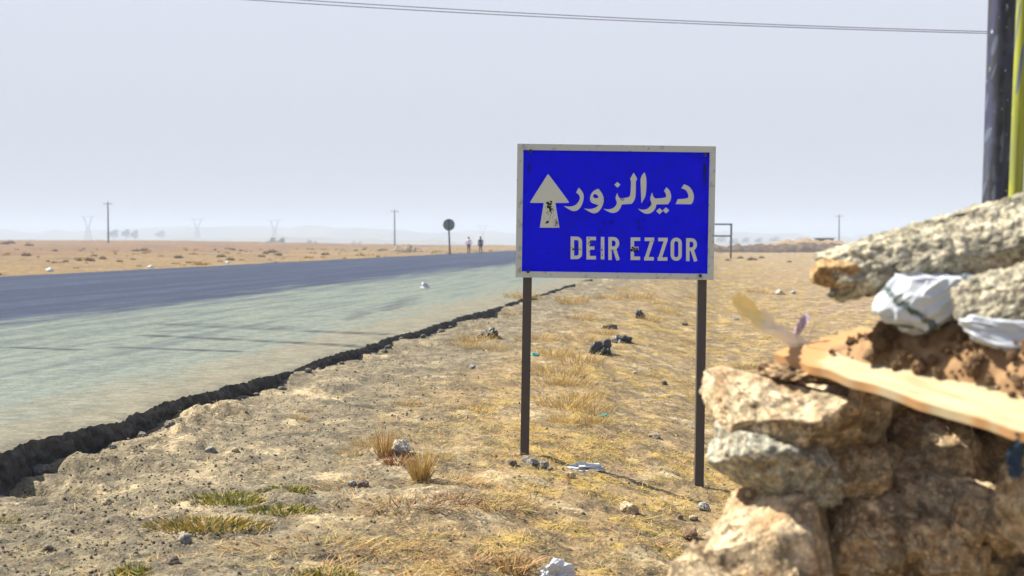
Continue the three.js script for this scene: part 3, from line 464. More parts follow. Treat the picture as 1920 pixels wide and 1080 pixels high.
  single('blue_rag', ribbon([at(1918, 812, 3.02), at(1912, 835, 3.02), at(1902, 858, 3.03), at(1906, 885, 3.03)], 0.03, 0.034, [0.016, 0.042, 0.08], [0.02, 0.05, 0.095], V(0, 0, 1)), std(1, 1, 1, 0.8, { vertexColors: true, side: THREE.DoubleSide }), 'strip of blue cloth hanging below the plank edge', 'rag');
  const wire = new THREE.CatmullRomCurve3([at(1512, 656, 3.82), at(1530, 606, 3.75), at(1580, 572, 3.7), at(1645, 545, 3.62)]);
  single('bent_wire', new THREE.TubeGeometry(wire, 30, 0.0016, 5), std(0.3, 0.26, 0.22, 0.6), 'thin bent wire reaching from the plank end to the sack', 'wire');
  // soil wedge between plank and upper stone
  const wedge = thing('mortar_crumbs', 'crumbled brown mortar bedded between plank end and pale stone', 'mortar', at(1505, 700, 3.78));
  part('bed', rockGeo(71, 0.11, 0.028, 0.12, { p: 2.4, cuts: 4, rough: 0.18, detail: 16, lump: 0.008, lumpSize: 0.02, a: [0.28, 0.185, 0.095], b: earthDark }), rockMat, wedge).rotation.z = -0.12;
  // posts behind the barrier
  const mk = (seed, draw) => { const cv = document.createElement('canvas'); cv.width = 256; cv.height = 2048; draw(cv.getContext('2d'), rng(seed)); const t = new THREE.CanvasTexture(cv); t.colorSpace = THREE.SRGBColorSpace; t.wrapS = THREE.RepeatWrapping; t.magFilter = THREE.LinearFilter; return t; };
  const darkTex = mk(4, (g, q) => {
    g.fillStyle = '#34384a'; g.fillRect(0, 0, 256, 2048);
    for (let i = 0; i < 900; i++) { g.fillStyle = ['rgba(22,24,34,0.35)', 'rgba(40,44,92,0.35)', 'rgba(84,90,104,0.22)', 'rgba(14,14,20,0.4)'][i % 4]; g.beginPath(); g.ellipse(q() * 256, q() * 2048, 4 + q() * 22, 6 + q() * 60, 0, 0, 6.3); g.fill(); }
    for (let i = 0; i < 160; i++) { g.fillStyle = 'rgba(112,124,146,0.5)'; g.beginPath(); g.ellipse(q() * 256, q() * 2048, 2 + q() * 7, 4 + q() * 16, q(), 0, 6.3); g.fill(); }
    for (let i = 0; i < 280; i++) { g.fillStyle = ['rgba(196,204,208,0.8)', 'rgba(170,176,110,0.8)', 'rgba(150,160,170,0.7)'][i % 3]; g.beginPath(); g.ellipse(q() * 256, q() * 2048, 1 + q() * q() * 4, 1 + q() * q() * 6, q() * 3, 0, 6.3); g.fill(); }
    for (let i = 0; i < 26; i++) { g.fillStyle = 'rgba(92,66,54,0.5)'; g.beginPath(); g.ellipse(q() * 256, q() * 2048, 4 + q() * 8, 3 + q() * 7, 0, 0, 6.3); g.fill(); }
  });
  const yelTex = mk(6, (g, q) => {
    g.fillStyle = '#8c9228'; g.fillRect(0, 0, 256, 2048);
    for (let i = 0; i < 500; i++) { g.fillStyle = ['rgba(120,128,30,0.3)', 'rgba(160,166,52,0.3)', 'rgba(96,104,90,0.3)'][i % 3]; g.beginPath(); g.ellipse(q() * 256, q() * 2048, 3 + q() * 16, 10 + q() * 60, 0, 0, 6.3); g.fill(); }
    for (let i = 0; i < 70; i++) { g.fillStyle = ['rgba(70,84,150,0.75)', 'rgba(84,96,110,0.7)'][i % 2]; g.beginPath(); g.ellipse(q() * 256, q() * 2048, 4 + q() * 16, 8 + q() * 50, q() * 0.6, 0, 6.3); g.fill(); }
  });
  const pole = (name, tx, bx, d, rad, mat, label, cat) => {
    const p0 = at(tx, 0, d), p1 = at(bx, 375, d), k = p0.clone().sub(p1).divideScalar(p0.y - p1.y), f = p1.clone().addScaledVector(k, -0.3 - p1.y), tpt = p1.clone().addScaledVector(k, 3.6 - p1.y), g = new THREE.Group(); g.name = numbered(name); scene.add(g); g.position.copy(f); tag(g, label, cat);
    part('shaft', bar(V(0, 0, 0), tpt.clone().sub(f), rad, rad * 0.97, 28), mat, g); part('cap', bar(tpt.clone().sub(f), tpt.clone().sub(f).add(V(0, 0.02, 0)), rad * 0.97, rad * 0.7, 20), std(0.05, 0.05, 0.06, 0.6), g); return g;
  };
  pole('dark_pole', 1881, 1869, 4.55, 0.0475, new THREE.MeshStandardMaterial({ map: darkTex, roughness: 0.6 }), 'dark navy steel pole speckled with old paint behind the slab', 'pole');
  pole('yellow_pole', 1919, 1904, 4.42, 0.022, new THREE.MeshStandardMaterial({ map: yelTex, roughness: 0.7 }), 'thin yellow-green painted pole with blue smears beside the dark pole', 'pole');
  pole('grey_pole', 1948, 1938, 4.6, 0.035, std(0.16, 0.2, 0.18, 0.7), 'grey-green pole at the right of the yellow-green pole', 'pole');
}

// ------------------------------------------------------------------ dry grass, weeds and litter on the verge
const blades = (n, h, spread, cols, seed, o = {}) => {
  const r = rng(seed), pos = [], col = [], idx = [], { lean = 0.5, w = 0.0035, seg = 4, ex = 1, base = 0.35, dome = 0.45 } = o;
  for (let b = 0; b < n; b++) {
    const a = r() * 6.283, rad = Math.sqrt(r()) * spread * base, x0 = Math.cos(a) * rad * ex, z0 = Math.sin(a) * rad, out = a + (r() - 0.5) * 1.6, len = h * (0.45 + r() * 0.75) * (1 - dome * (rad / (spread * base)) ** 1.5), ln = lean * (0.3 + r()), wb = w * (0.7 + r() * 0.8), c = cols[Math.floor(r() * cols.length)], k = 0.8 + r() * 0.4, face = r() * 6.283, curl = (r() - 0.3) * 0.9;
    for (let i = 0; i <= seg; i++) {
      const t = i / seg, hor = len * (ln * t + curl * ln * t * t), y = len * t * (1 - 0.28 * ln * t) - 0.01, ww = wb * (1 - t * 0.8), dx = Math.cos(face) * ww, dz = Math.sin(face) * ww;
      pos.push(x0 + Math.cos(out) * hor * ex - dx, y, z0 + Math.sin(out) * hor - dz, x0 + Math.cos(out) * hor * ex + dx, y, z0 + Math.sin(out) * hor + dz); for (let q = 0; q < 2; q++) col.push(c[0] * k, c[1] * k, c[2] * k);
      if (i) { const j = pos.length / 3 - 4; idx.push(j, j + 1, j + 2, j + 1, j + 3, j + 2); }
    }
  }
  const g = new THREE.BufferGeometry(); g.setAttribute('position', new THREE.Float32BufferAttribute(pos, 3)); g.setAttribute('color', new THREE.Float32BufferAttribute(col, 3)); g.setIndex(idx); g.computeVertexNormals(); return g;
};
const dry = [[0.40, 0.26, 0.055], [0.48, 0.33, 0.09], [0.33, 0.2, 0.045], [0.44, 0.32, 0.13]], green = [[0.16, 0.165, 0.014], [0.24, 0.22, 0.022], [0.10, 0.11, 0.014], [0.32, 0.25, 0.03]], rusty = [[0.24, 0.09, 0.025], [0.32, 0.15, 0.038], [0.2, 0.08, 0.028]], browny = [[0.13, 0.085, 0.05], [0.20, 0.13, 0.07], [0.09, 0.06, 0.04]];
const leafMat = new THREE.MeshPhysicalMaterial({ vertexColors: true, roughness: 0.9, transmission: 0.25, thickness: 0, side: THREE.DoubleSide });
function plant(name, px, py, geo, label, category, group, turn = 0) { const p = onGround(px, py), m = single(name, geo, leafMat, label, category, group); m.position.copy(p); m.rotation.y = turn; return m; }
plant('dry_grass_tuft', 790, 898, blades(260, 0.26, 0.17, dry, 1, { lean: 0.45, w: 0.003 }), 'tallest bright yellow dry grass tuft on the verge before the sign', 'grass tuft');
plant('dry_weed', 722, 858, blades(190, 0.30, 0.14, rusty.concat(dry), 2, { lean: 0.4, w: 0.0025 }), 'rust-brown dry weed standing behind the white stone', 'weed');
plant('dry_weed', 748, 868, blades(150, 0.10, 0.3, rusty, 3, { lean: 1.1, w: 0.0045 }), 'low rust-red weed at the foot of the white stone', 'weed');
plant('dry_weed', 760, 950, blades(240, 0.10, 0.5, rusty.concat(browny, dry), 4, { lean: 1.4, w: 0.004, ex: 1.6 }), 'flattened brown weed mat below the yellow grass tuft', 'weed');
plant('dry_weed', 845, 940, blades(160, 0.09, 0.4, browny.concat(rusty), 5, { lean: 1.3, w: 0.004, ex: 1.3 }), 'dark brown withered weed right below the yellow grass tuft', 'weed');
for (const [i, x, y, ex, lab] of [[0, 425, 934, 2.0, 'olive green creeping plant on gravel, higher up the verge slope'], [1, 392, 982, 2.0, 'yellow-green creeping plant with straw edges on gravel'], [2, 535, 918, 1.2, 'small olive green plant beside straw-covered soil'], [3, 530, 955, 1.5, 'thin olive green plant strip on dusty ground'], [4, 246, 1068, 0.8, 'tiny olive green sprig on pebbly ground'], [5, 606, 1076, 1.2, 'dark green plant with brown base on dusty ground']])
  plant('creeping_plant', x, y, blades(i < 2 ? 1100 : 420, i < 2 ? 0.055 : 0.045, i < 2 ? 0.22 : 0.16, i === 1 ? green.concat(dry) : green, 20 + i, { lean: 0.5, w: 0.006, seg: 3, ex, base: 0.9, dome: 0.8 }), lab, 'creeping plant');
plant('creeping_plant', 8, 978, blades(300, 0.05, 0.14, green, 29, { lean: 0.7, w: 0.005, ex: 1.6, base: 0.8 }), 'deep green plant patch below the broken asphalt edge', 'creeping plant');
plant('dry_weed', 962, 1072, blades(170, 0.13, 0.22, rusty.concat(browny, dry), 6, { lean: 0.8, w: 0.004 }), 'spiky brown weed beside the white plastic bag', 'weed');
for (const [x, y, n, ex, cs, lab] of [[690, 908, 240, 1.8, 0, 'matted yellow-brown stems left of the yellow grass tuft'], [610, 878, 160, 2, 0, 'thin mat of dry stems on dusty soil above green plants'], [905, 945, 170, 1.5, 1, 'dark withered stems on the slope below the sign post'], [590, 1022, 220, 2.2, 0, 'flat yellow stem mat beside pale chalky ground'], [890, 1050, 200, 1.5, 1, 'brown dry stem mat left of the spiky brown weed'], [720, 1030, 120, 1.5, 1, 'sparse brown stems on the gravel near the verge foot'], [830, 905, 240, 1.3, 0, 'loose golden stems spilling from the yellow grass tuft']])
  plant('dry_stem_mat', x, y, blades(n * 2, 0.07, 0.3, cs ? browny.concat(rusty, dry) : dry.concat(dry, rusty), x, { lean: 1.3, w: 0.003, ex, base: 0.8, dome: 0.6 }), lab, 'dry stems');
{
  const vs = Array.from({ length: 6 }, (_, i) => blades(260, 0.20, 0.36, dry, 40 + i, { lean: 0.75, w: 0.003, base: 0.85 })), r = rng(63);
  const spots = [[1062, 760, 1.25], [1050, 700, 1.5], [1078, 680, 1.2], [1088, 600, 1.2], [1075, 570, 1.4], [1110, 790, 0.9], [1010, 640, 1.1], [1075, 565, 1.8], [1195, 560, 1.6], [1215, 600, 1.2], [890, 640, 1.2], [870, 650, 1.0], [760, 760, 0.6], [1420, 548, 1.4], [1250, 585, 1.0], [1130, 625, 1.0], [980, 560, 1.4], [960, 590, 1.0], [1400, 690, 0.8], [890, 770, 0.6], [700, 835, 0.6], [560, 786, 0.4], [1290, 640, 0.7], [1030, 720, 0.9], [1460, 552, 1.0], [1160, 545, 1.3], [1300, 560, 1.0], [1070, 720, 1.1], [1095, 745, 1.0], [1040, 665, 1.1], [1100, 770, 0.9], [1085, 640, 1.0], [1140, 560, 1.2], [1225, 570, 1.2], [930, 655, 0.8], [1060, 790, 0.7], [660, 850, 0.5], [820, 860, 0.5]];
  spots.forEach(([x, y, k], i) => { const m = plant('straw_tuft', x, y, vs[i % 6], 'loose pale yellow dry straw tuft scattered over the verge', 'grass tuft', 'straw tufts on the verge', r() * 6.28); const q = k * (0.75 + 0.3 * r()); m.scale.set(q, q * 0.9, q); });
}
// straw litter and pebbles: nobody could count them
{
  const r = rng(88), small = mergeGeometries([0, 1].map((k) => blades(5, 0.05, 0.10, dry.concat([[0.3, 0.24, 0.13]]), 300 + k, { lean: 2.6, w: 0.0019, seg: 2, base: 0.95 }).translate(k * 0.05, 0, 0)));
  const N = 16000, straw = new THREE.InstancedMesh(small, leafMat, N), M = new THREE.Matrix4(), q = new THREE.Quaternion(), e = new THREE.Euler(); let n = 0;
  for (let tries = 0; tries < 400000 && n < N; tries++) {
    const d = 5.6 + 40 * Math.pow(r(), 2.4), x = (r() - 0.5) * 1.0 * (d + 1), z = -d, L = lOf(x, z), s = sOf(x, z); if (L > 4.4) continue;
    const w = sstep(fbm2(x * 1.7, z * 1.7 + 30, 3) + 0.7 * fbm2(x * 0.22 + 40, z * 0.22, 2), -0.1, 0.6) * (1 - 0.95 * sstep(L, 2.6, 3.8)) * (1 - 0.93 * sstep(L, 1.3, 2.2) * (1 - sstep(s, 9, 12.5))) + 0.03; if (r() > w) continue;
    const k = 0.6 + r() * 0.9; M.compose(V(x, ground(x, z) + 0.004, z), q.setFromEuler(e.set((r() - 0.5) * 0.4, r() * 6.28, (r() - 0.5) * 0.4)), V(k, k * 0.55, k)); straw.setMatrixAt(n, M); straw.setColorAt(n, lin(0.75 + r() * 0.5, 0.75 + r() * 0.45, 0.7 + r() * 0.5)); n++;
  }
  straw.count = n; stuff(straw, 'straw_litter', 'short broken dry straw lying over the sandy verge', 'straw');
  const peb = rockGeo(900, 0.5, 0.36, 0.45, { p: 2.4, cuts: 6, rough: 0.15, detail: 2, a: [1, 1, 1], b: [0.85, 0.82, 0.78] }), NP = 26000, pm = new THREE.InstancedMesh(peb, rockMat, NP); n = 0;
  for (let tries = 0; tries < 300000 && n < NP; tries++) {
    const d = 5.6 + 34 * Math.pow(r(), 2.2), x = (r() - 0.5) * 1.0 * (d + 1), z = -d, L = lOf(x, z), s = sOf(x, z); if (L > edgeL(s) - 0.03) continue;
    const w = 0.10 + 0.7 * sstep(L + fbm2(x * 0.8, z * 0.8, 2), 1.8, 3.4); if (r() > w) continue;
    const k = 0.005 + Math.pow(r(), 7) * 0.022, t = r(), c = t < 0.6 ? [0.21, 0.175, 0.118] : t < 0.85 ? [0.33, 0.285, 0.2] : [0.10, 0.078, 0.055]; M.compose(V(x, ground(x, z) + k * 0.1, z), q.setFromEuler(e.set(r() * 6, r() * 6, r() * 6)), V(k, k, k)); pm.setMatrixAt(n, M); const f = 0.75 + r() * 0.5; pm.setColorAt(n, lin(c[0] * f, c[1] * f, c[2] * f)); n++;
  }
  pm.count = n; stuff(pm, 'pebbles', 'small pebbles and crumbs strewn over the verge', 'pebbles');
}
// stones one can pick out
{
  const stone = (px, py, size, seed, o, label, group) => { const p = onGround(px, py), g = rockGeo(seed, size * 0.5, size * 0.36, size * 0.42, { detail: 8, rough: 0.14, cuts: 8, ...o }), m = single('stone', g, rockMat, label, 'stone', group); m.position.copy(p).add(V(0, size * 0.16, 0)); m.rotation.y = seed; return m; };
  const white = { a: [0.38, 0.37, 0.34], b: [0.27, 0.25, 0.21] }, dark = { a: [0.11, 0.085, 0.065], b: [0.17, 0.13, 0.095] }, grey = { a: [0.26, 0.255, 0.24], b: [0.14, 0.13, 0.115] }, tan = { a: [0.38, 0.31, 0.2], b: [0.25, 0.185, 0.105] };
  stone(752, 848, 0.17, 401, white, 'largest white stone on the verge, ringed by rust-brown weeds');
  stone(1178, 960, 0.13, 402, tan, 'pale sandy stone on bare soil between the two sign posts');
  stone(1296, 1010, 0.12, 403, { a: [0.2, 0.12, 0.07], b: [0.12, 0.07, 0.04] }, 'brown stone beside the cream boulder of the barrier');
  for (const [x, y, z, s] of [[1000, 872, 0.10, 404], [1018, 876, 0.085, 405], [988, 866, 0.07, 406], [1030, 880, 0.05, 407]]) stone(x, y, z, s, grey, 'grey broken stone at the foot of the nearer-to-road sign post', 'grey stones at the sign post');
  for (const [x, y, z, s] of [[345, 1016, 0.085, 410], [325, 1056, 0.07, 411], [200, 945, 0.06, 412], [395, 848, 0.09, 413], [90, 1030, 0.05, 414], [440, 846, 0.05, 415], [1232, 822, 0.09, 416], [960, 872, 0.07, 417], [1300, 975, 0.06, 418], [1320, 955, 0.09, 419], [1275, 972, 0.05, 420], [1070, 895, 0.07, 421], [885, 690, 0.09, 422], [1245, 720, 0.08, 423], [1220, 818, 0.05, 424], [660, 910, 0.06, 425], [680, 912, 0.09, 426], [510, 1050, 0.06, 427], [1380, 600, 0.14, 428], [1285, 610, 0.16, 429], [1190, 700, 0.06, 430], [905, 745, 0.06, 431]]) stone(x, y, z, s, [dark, tan, grey][s % 3], 'small loose stone lying on the open verge soil', 'loose stones on the verge');
  stone(1462, 552, 0.34, 440, white, 'larger of two pale stones side by side out on the sandy field'); stone(1487, 552, 0.24, 441, white, 'smaller of two pale stones side by side out on the sandy field');
  const r = rng(77);                                            // rubble crumbled from the asphalt edge
  for (let i = 0; i < 26; i++) { const s = 8.2 + i * 0.62 + r() * 0.4, L = edgeL(s) - 0.08 - r() * 0.14, p = roadPoint(s, L, 0), size = 0.05 + r() * 0.09, m = single('asphalt_chunk', rockGeo(500 + i, size * 0.5, size * 0.4, size * 0.5, { detail: 6, rough: 0.15, a: [0.09, 0.085, 0.075], b: [0.15, 0.14, 0.12] }), rockMat, 'dark chunk broken off the road edge, lying at its foot', 'asphalt chunk', 'chunks along the broken road edge'); m.position.set(p.x, ground(p.x, p.z) + size * 0.2, p.z); }
}
// litter
const crumple = (seed, sx, sy, sz, detail = 14, amp = 0.55) => { let g = new THREE.IcosahedronGeometry(1, detail); g.deleteAttribute('normal'); g.deleteAttribute('uv'); g = mergeVertices(g, 1e-4); const P = g.attributes.position, v = V(); for (let i = 0; i < P.count; i++) { v.fromBufferAttribute(P, i); const k = 0.78 + amp * 0.6 * n3(v.x * 0.9 + seed, v.y * 0.9, v.z * 0.9) + amp * 0.16 * (1 - Math.abs(n3(v.x * 1.7, v.y * 1.7 + seed, v.z * 1.7))) ** 2 + amp * 0.07 * n3(v.x * 5, v.y * 5 + seed, v.z * 5) + amp * 0.22 * (1 - Math.abs(n3(v.x * 2.6 + 9, v.y * 2.6, v.z * 2.6 + seed))) ** 3; v.multiplyScalar(k); P.setXYZ(i, v.x * sx, Math.max(-0.25, v.y) * sy, v.z * sz); } g.computeVertexNormals(); return g; };
{
  const black = std(0.012, 0.013, 0.016, 0.45), white = new THREE.MeshPhysicalMaterial({ color: lin(0.50, 0.52, 0.55), roughness: 0.5, transmission: 0.15, thickness: 0 }), teal = std(0.02, 0.28, 0.27, 0.5);
  const lay = (name, px, py, g, mat, label, cat, group, turn = 0) => { const p = onGround(px, py), m = single(name, g, mat, label, cat, group); m.position.copy(p).add(V(0, g.boundingBox ? 0 : 0.01, 0)); m.rotation.y = turn; return m; };
  lay('black_bag', 1130, 662, crumple(1, 0.14, 0.16, 0.13, 14, 0.8), black, 'larger upright black plastic bag lump on the straw, near its twin', 'plastic bag');
  lay('black_bag', 1168, 642, crumple(2, 0.16, 0.11, 0.12), black, 'wedge-shaped black plastic bag with its shadow to the side', 'plastic bag');
  lay('black_bag', 1143, 617, crumple(3, 0.16, 0.07, 0.1), black, 'low flat black plastic scrap behind the two black bags', 'plastic bag');
  lay('black_bag', 1200, 597, crumple(4, 0.10, 0.16, 0.1), black, 'small dark upright scrap farthest out among the black bags', 'plastic bag');
  lay('black_bag', 918, 634, crumple(5, 0.16, 0.12, 0.12, 14, 0.8), black, 'black plastic bag lying beside the road edge in straw', 'plastic bag');
  lay('white_bag', 1042, 1086, crumple(6, 0.115, 0.085, 0.085, 26, 0.55), white, 'crumpled white plastic bag beside the spiky brown weed', 'plastic bag', undefined, 0.5);
  lay('white_bag', 797, 540, crumple(7, 0.13, 0.17, 0.13, 12, 0.7), white, 'white plastic bag lying out on the pale hard shoulder', 'plastic bag');
  lay('white_sheet', 1098, 880, crumple(8, 0.14, 0.035, 0.09, 16, 0.7), white, 'flattened white plastic sheet on dry stalks between the sign posts', 'plastic sheet');
  plant('dry_weed', 1100, 884, blades(110, 0.07, 0.4, rusty.concat(browny), 9, { lean: 1.6, w: 0.003, ex: 1.4, base: 0.8 }), 'brown dry stalks under the flattened white plastic sheet', 'weed');
  lay('teal_scrap', 1003, 668, crumple(9, 0.06, 0.04, 0.04, 6), teal, 'teal plastic scrap just right of the sign post', 'plastic scrap');
  lay('teal_scrap', 1134, 783, crumple(10, 0.045, 0.035, 0.03, 6), teal, 'teal plastic scrap amid straw between the sign posts', 'plastic scrap');
}

// ------------------------------------------------------------------ beyond the road: scrub, poles, round sign, frame, people
{
  const r = rng(404), kinds = Array.from({ length: 5 }, (_, i) => blades(170, 0.42, 0.42, browny, 600 + i, { lean: 0.3, w: 0.026, seg: 2, base: 0.9, ex: 1.3, dome: 0.75 })), kinds2 = Array.from({ length: 5 }, (_, i) => blades(170, 0.3, 0.5, dry.concat(rusty, dry), 620 + i, { lean: 0.3, w: 0.026, seg: 2, base: 0.9, ex: 1.4, dome: 0.75 }));
  const put = (x, z, k, v, L) => { const brown = v, m = single(brown ? 'scrub_clump' : 'straw_clump', (brown ? kinds : kinds2)[Math.floor(r() * 5)], leafMat, brown ? 'low dark brown scrub clump on the plain across the road' : 'low straw-coloured clump on the plain across the road', brown ? 'scrub' : 'straw clump', brown ? 'scrub on the plain' : 'straw clumps on the plain'); m.position.set(x, ground(x, z), z); m.scale.set(k, k, k); m.rotation.y = r() * 6; };
  for (let i = 0; i < 260; i++) { const L = 28.5 + 60 * Math.pow(r(), 1.5), s = 42 + r() * 170, p = roadPoint(s, L, 0); if (p.x / -p.z < -0.42) continue; put(p.x, p.z, 0.3 + r() * r() * 0.8, r() < 0.45); }
  const p1 = onGround(168, 489); put(p1.x, p1.z, 0.8, true);
  const big = [[510, 474, 1.2], [498, 476, 0.8], [270, 470, 1.3], [255, 471, 1.0], [20, 457, 1.9], [8, 458, 1.6], [55, 461, 1.6], [415, 482, 0.8], [610, 478, 0.8]]; for (const [x, y, k] of big) { const p = onGround(x, y); put(p.x, p.z, k, true); }
  for (const [x, y, k] of [[1410, 488, 1.0], [1388, 485, 0.8], [1428, 484, 0.7], [1365, 489, 0.6], [1480, 492, 0.5], [1356, 462, 1.6], [1430, 464, 1.4], [1345, 463, 1.4]]) { const p = onGround(x, y), m = single('field_scrub', kinds[Math.floor(r() * 5)], leafMat, 'small dark scrub clump on the sandy field beyond the blue sign', 'scrub', 'scrub on the sandy field'); m.position.copy(p); m.scale.setScalar(k); }
  // light litter at the far kerb
  const wm = std(0.5, 0.5, 0.5, 0.6); for (const [x, y, i] of [[93, 508, 1], [282, 502, 2], [425, 493, 3]]) { const p = onGround(x, y), m = single('white_litter', crumple(20 + i, 0.2, 0.14, 0.16, 6), wm, 'scrap of white litter beside the far road edge', 'litter', 'litter along the far road edge'); m.position.copy(p); }
}
function utilityPole(px, yTop, yBase, d, label, arm = true) {
  const top = at(px, yTop, d), b = at(px, yBase, d), base = V(b.x, Math.min(b.y, ground(b.x, b.z)), b.z), h = top.y - base.y;
  const g = thing('utility_pole', label, 'utility pole', base), m = std(0.17, 0.17, 0.165, 0.9);
  part('shaft', bar(V(0, -0.3, 0), V(0, h, 0), 0.21, 0.13, 10), m, g);
  if (arm) { part('crossarm', beam(V(-0.9, h - 0.35, 0), V(0.9, h - 0.35, 0), 0.11), m, g); for (const x of [-0.8, 0, 0.8]) part('insulator', bar(V(x, h - (x ? 0.3 : 0), 0), V(x, h + (x ? 0.05 : 0.35), 0), 0.07, 0.045, 8), std(0.4, 0.42, 0.42, 0.4), g); }
  return g;
}
utilityPole(203, 379, 457, 285, 'grey utility pole standing alone on the orange plain');
utilityPole(740, 394, 460, 330, 'grey utility pole on the plain beside the round sign');
utilityPole(1573, 403, 458, 340, 'thin utility pole rising beyond the concrete slab');
{
  const b = onGround(842, 477), g = thing('round_sign', 'back of a round traffic sign on a rust-footed pole across the road', 'traffic sign', b), k = -b.z / F, h = 66 * k, rad = 10.5 * k;
  part('post', bar(V(0.08 * 1, -0.2, 0), V(0, h * 0.62, 0), 0.085, 0.085, 10), std(0.05, 0.045, 0.045, 0.7), g);
  part('post_foot', bar(V(0.085, -0.2, 0), V(0.055, h * 0.22, 0), 0.1, 0.1, 10), std(0.13, 0.045, 0.03, 0.85), g);
  const disc = part('disc', new THREE.CylinderGeometry(rad, rad, 0.04, 40).rotateX(Math.PI / 2).translate(-0.02, h - rad, -0.12), std(0.10, 0.115, 0.115, 0.6), g);
  part('rim', new THREE.TorusGeometry(rad, 0.03, 8, 48).translate(-0.02, h - rad, -0.12), std(0.08, 0.09, 0.09, 0.6), disc);
  part('bracket', beam(V(-0.005, h * 0.6, -0.03), V(-0.02, h - 0.02, -0.03), 0.17, 0.12), std(0.025, 0.028, 0.03, 0.7), g);
}
{
  const f = onGround(1370, 484), k = -f.z / F, h = 65 * k, w = 58 * k, m = std(0.035, 0.035, 0.04, 0.7), g = thing('empty_sign_frame', 'empty dark metal sign frame of two posts and rails behind blue sign', 'sign frame', f), t = 3.2 * k;
  for (const x of [0, -w]) part('post', beam(V(x, -0.2, 0), V(x + 0.05, h, 0), t), m, g);
  for (const y of [h - t / 2, h - 23.5 * k]) part('rail', beam(V(-w + t, y, 0), V(-t * 0.3, y, 0), t * 0.9), m, g);
}
{
  const p = onGround(1552, 460), z = -265, x = (1545 - 960) / F * 265, y = ground(x, z), g = thing('shed', 'small dark flat-roofed shed far off behind the concrete slab', 'shed', V(x, y, z)), m = std(0.045, 0.05, 0.055, 0.9);
  const wl = [[0, 1.05, -1.2, 3, 2.1, 0.12], [0, 1.05, 1.2, 3, 2.1, 0.12]]; for (const [a, b, c, d, e, f] of wl) part('wall', new THREE.BoxGeometry(d, e, f).translate(a, b, c), m, g);
  for (const s of [-1, 1]) part('wall', new THREE.BoxGeometry(0.12, 2.1, 2.26).translate(s * 1.44, 1.05, 0), m, g);
  part('roof', new THREE.BoxGeometry(3.5, 0.16, 3).translate(0, 2.19, 0), std(0.06, 0.065, 0.07, 0.8), g); part('door', new THREE.BoxGeometry(0.8, 1.7, 0.05).translate(-0.5, 0.86, 1.29), std(0.08, 0.07, 0.06, 0.8), g); p.y = 0;
}
// overhead cables from a pole across the road to one far out on the right
{
  const zc = -38, yAt = (x) => 7.1 + 0.00102 * (x - 26) ** 2;
  for (const [x, lab] of [[-30, 'wooden cable pole across the road carrying the overhead cables'], [80, 'wooden cable pole far out on the right field']]) { const b = ground(x, zc), h = yAt(x) - b + 0.3, g = thing('cable_pole', lab, 'utility pole', V(x, b, zc)); part('shaft', bar(V(0, -0.3, 0), V(0, h, 0), 0.14, 0.1, 12), std(0.2, 0.17, 0.13, 0.9), g); part('bracket', beam(V(-0.15, h - 0.35, 0.12), V(0.15, h - 0.35, 0.12), 0.06), std(0.1, 0.1, 0.1, 0.6), g); }
  for (const [k, lab] of [[0, 'upper of two thin dark overhead cables crossing the sky'], [1, 'lower of two thin dark overhead cables crossing the sky']]) {
    const pts = Array.from({ length: 45 }, (_, i) => { const x = lerp(-30, 80, i / 44); return V(x, yAt(x) - k * (0.09 - 0.04 * sstep(x, -8, 14)), zc + 0.14); });
    single('overhead_cable', new THREE.TubeGeometry(new THREE.CatmullRomCurve3(pts), 220, 0.0105, 6), std(0.05, 0.05, 0.06, 0.6), lab, 'cable', 'overhead cables');
  }
}
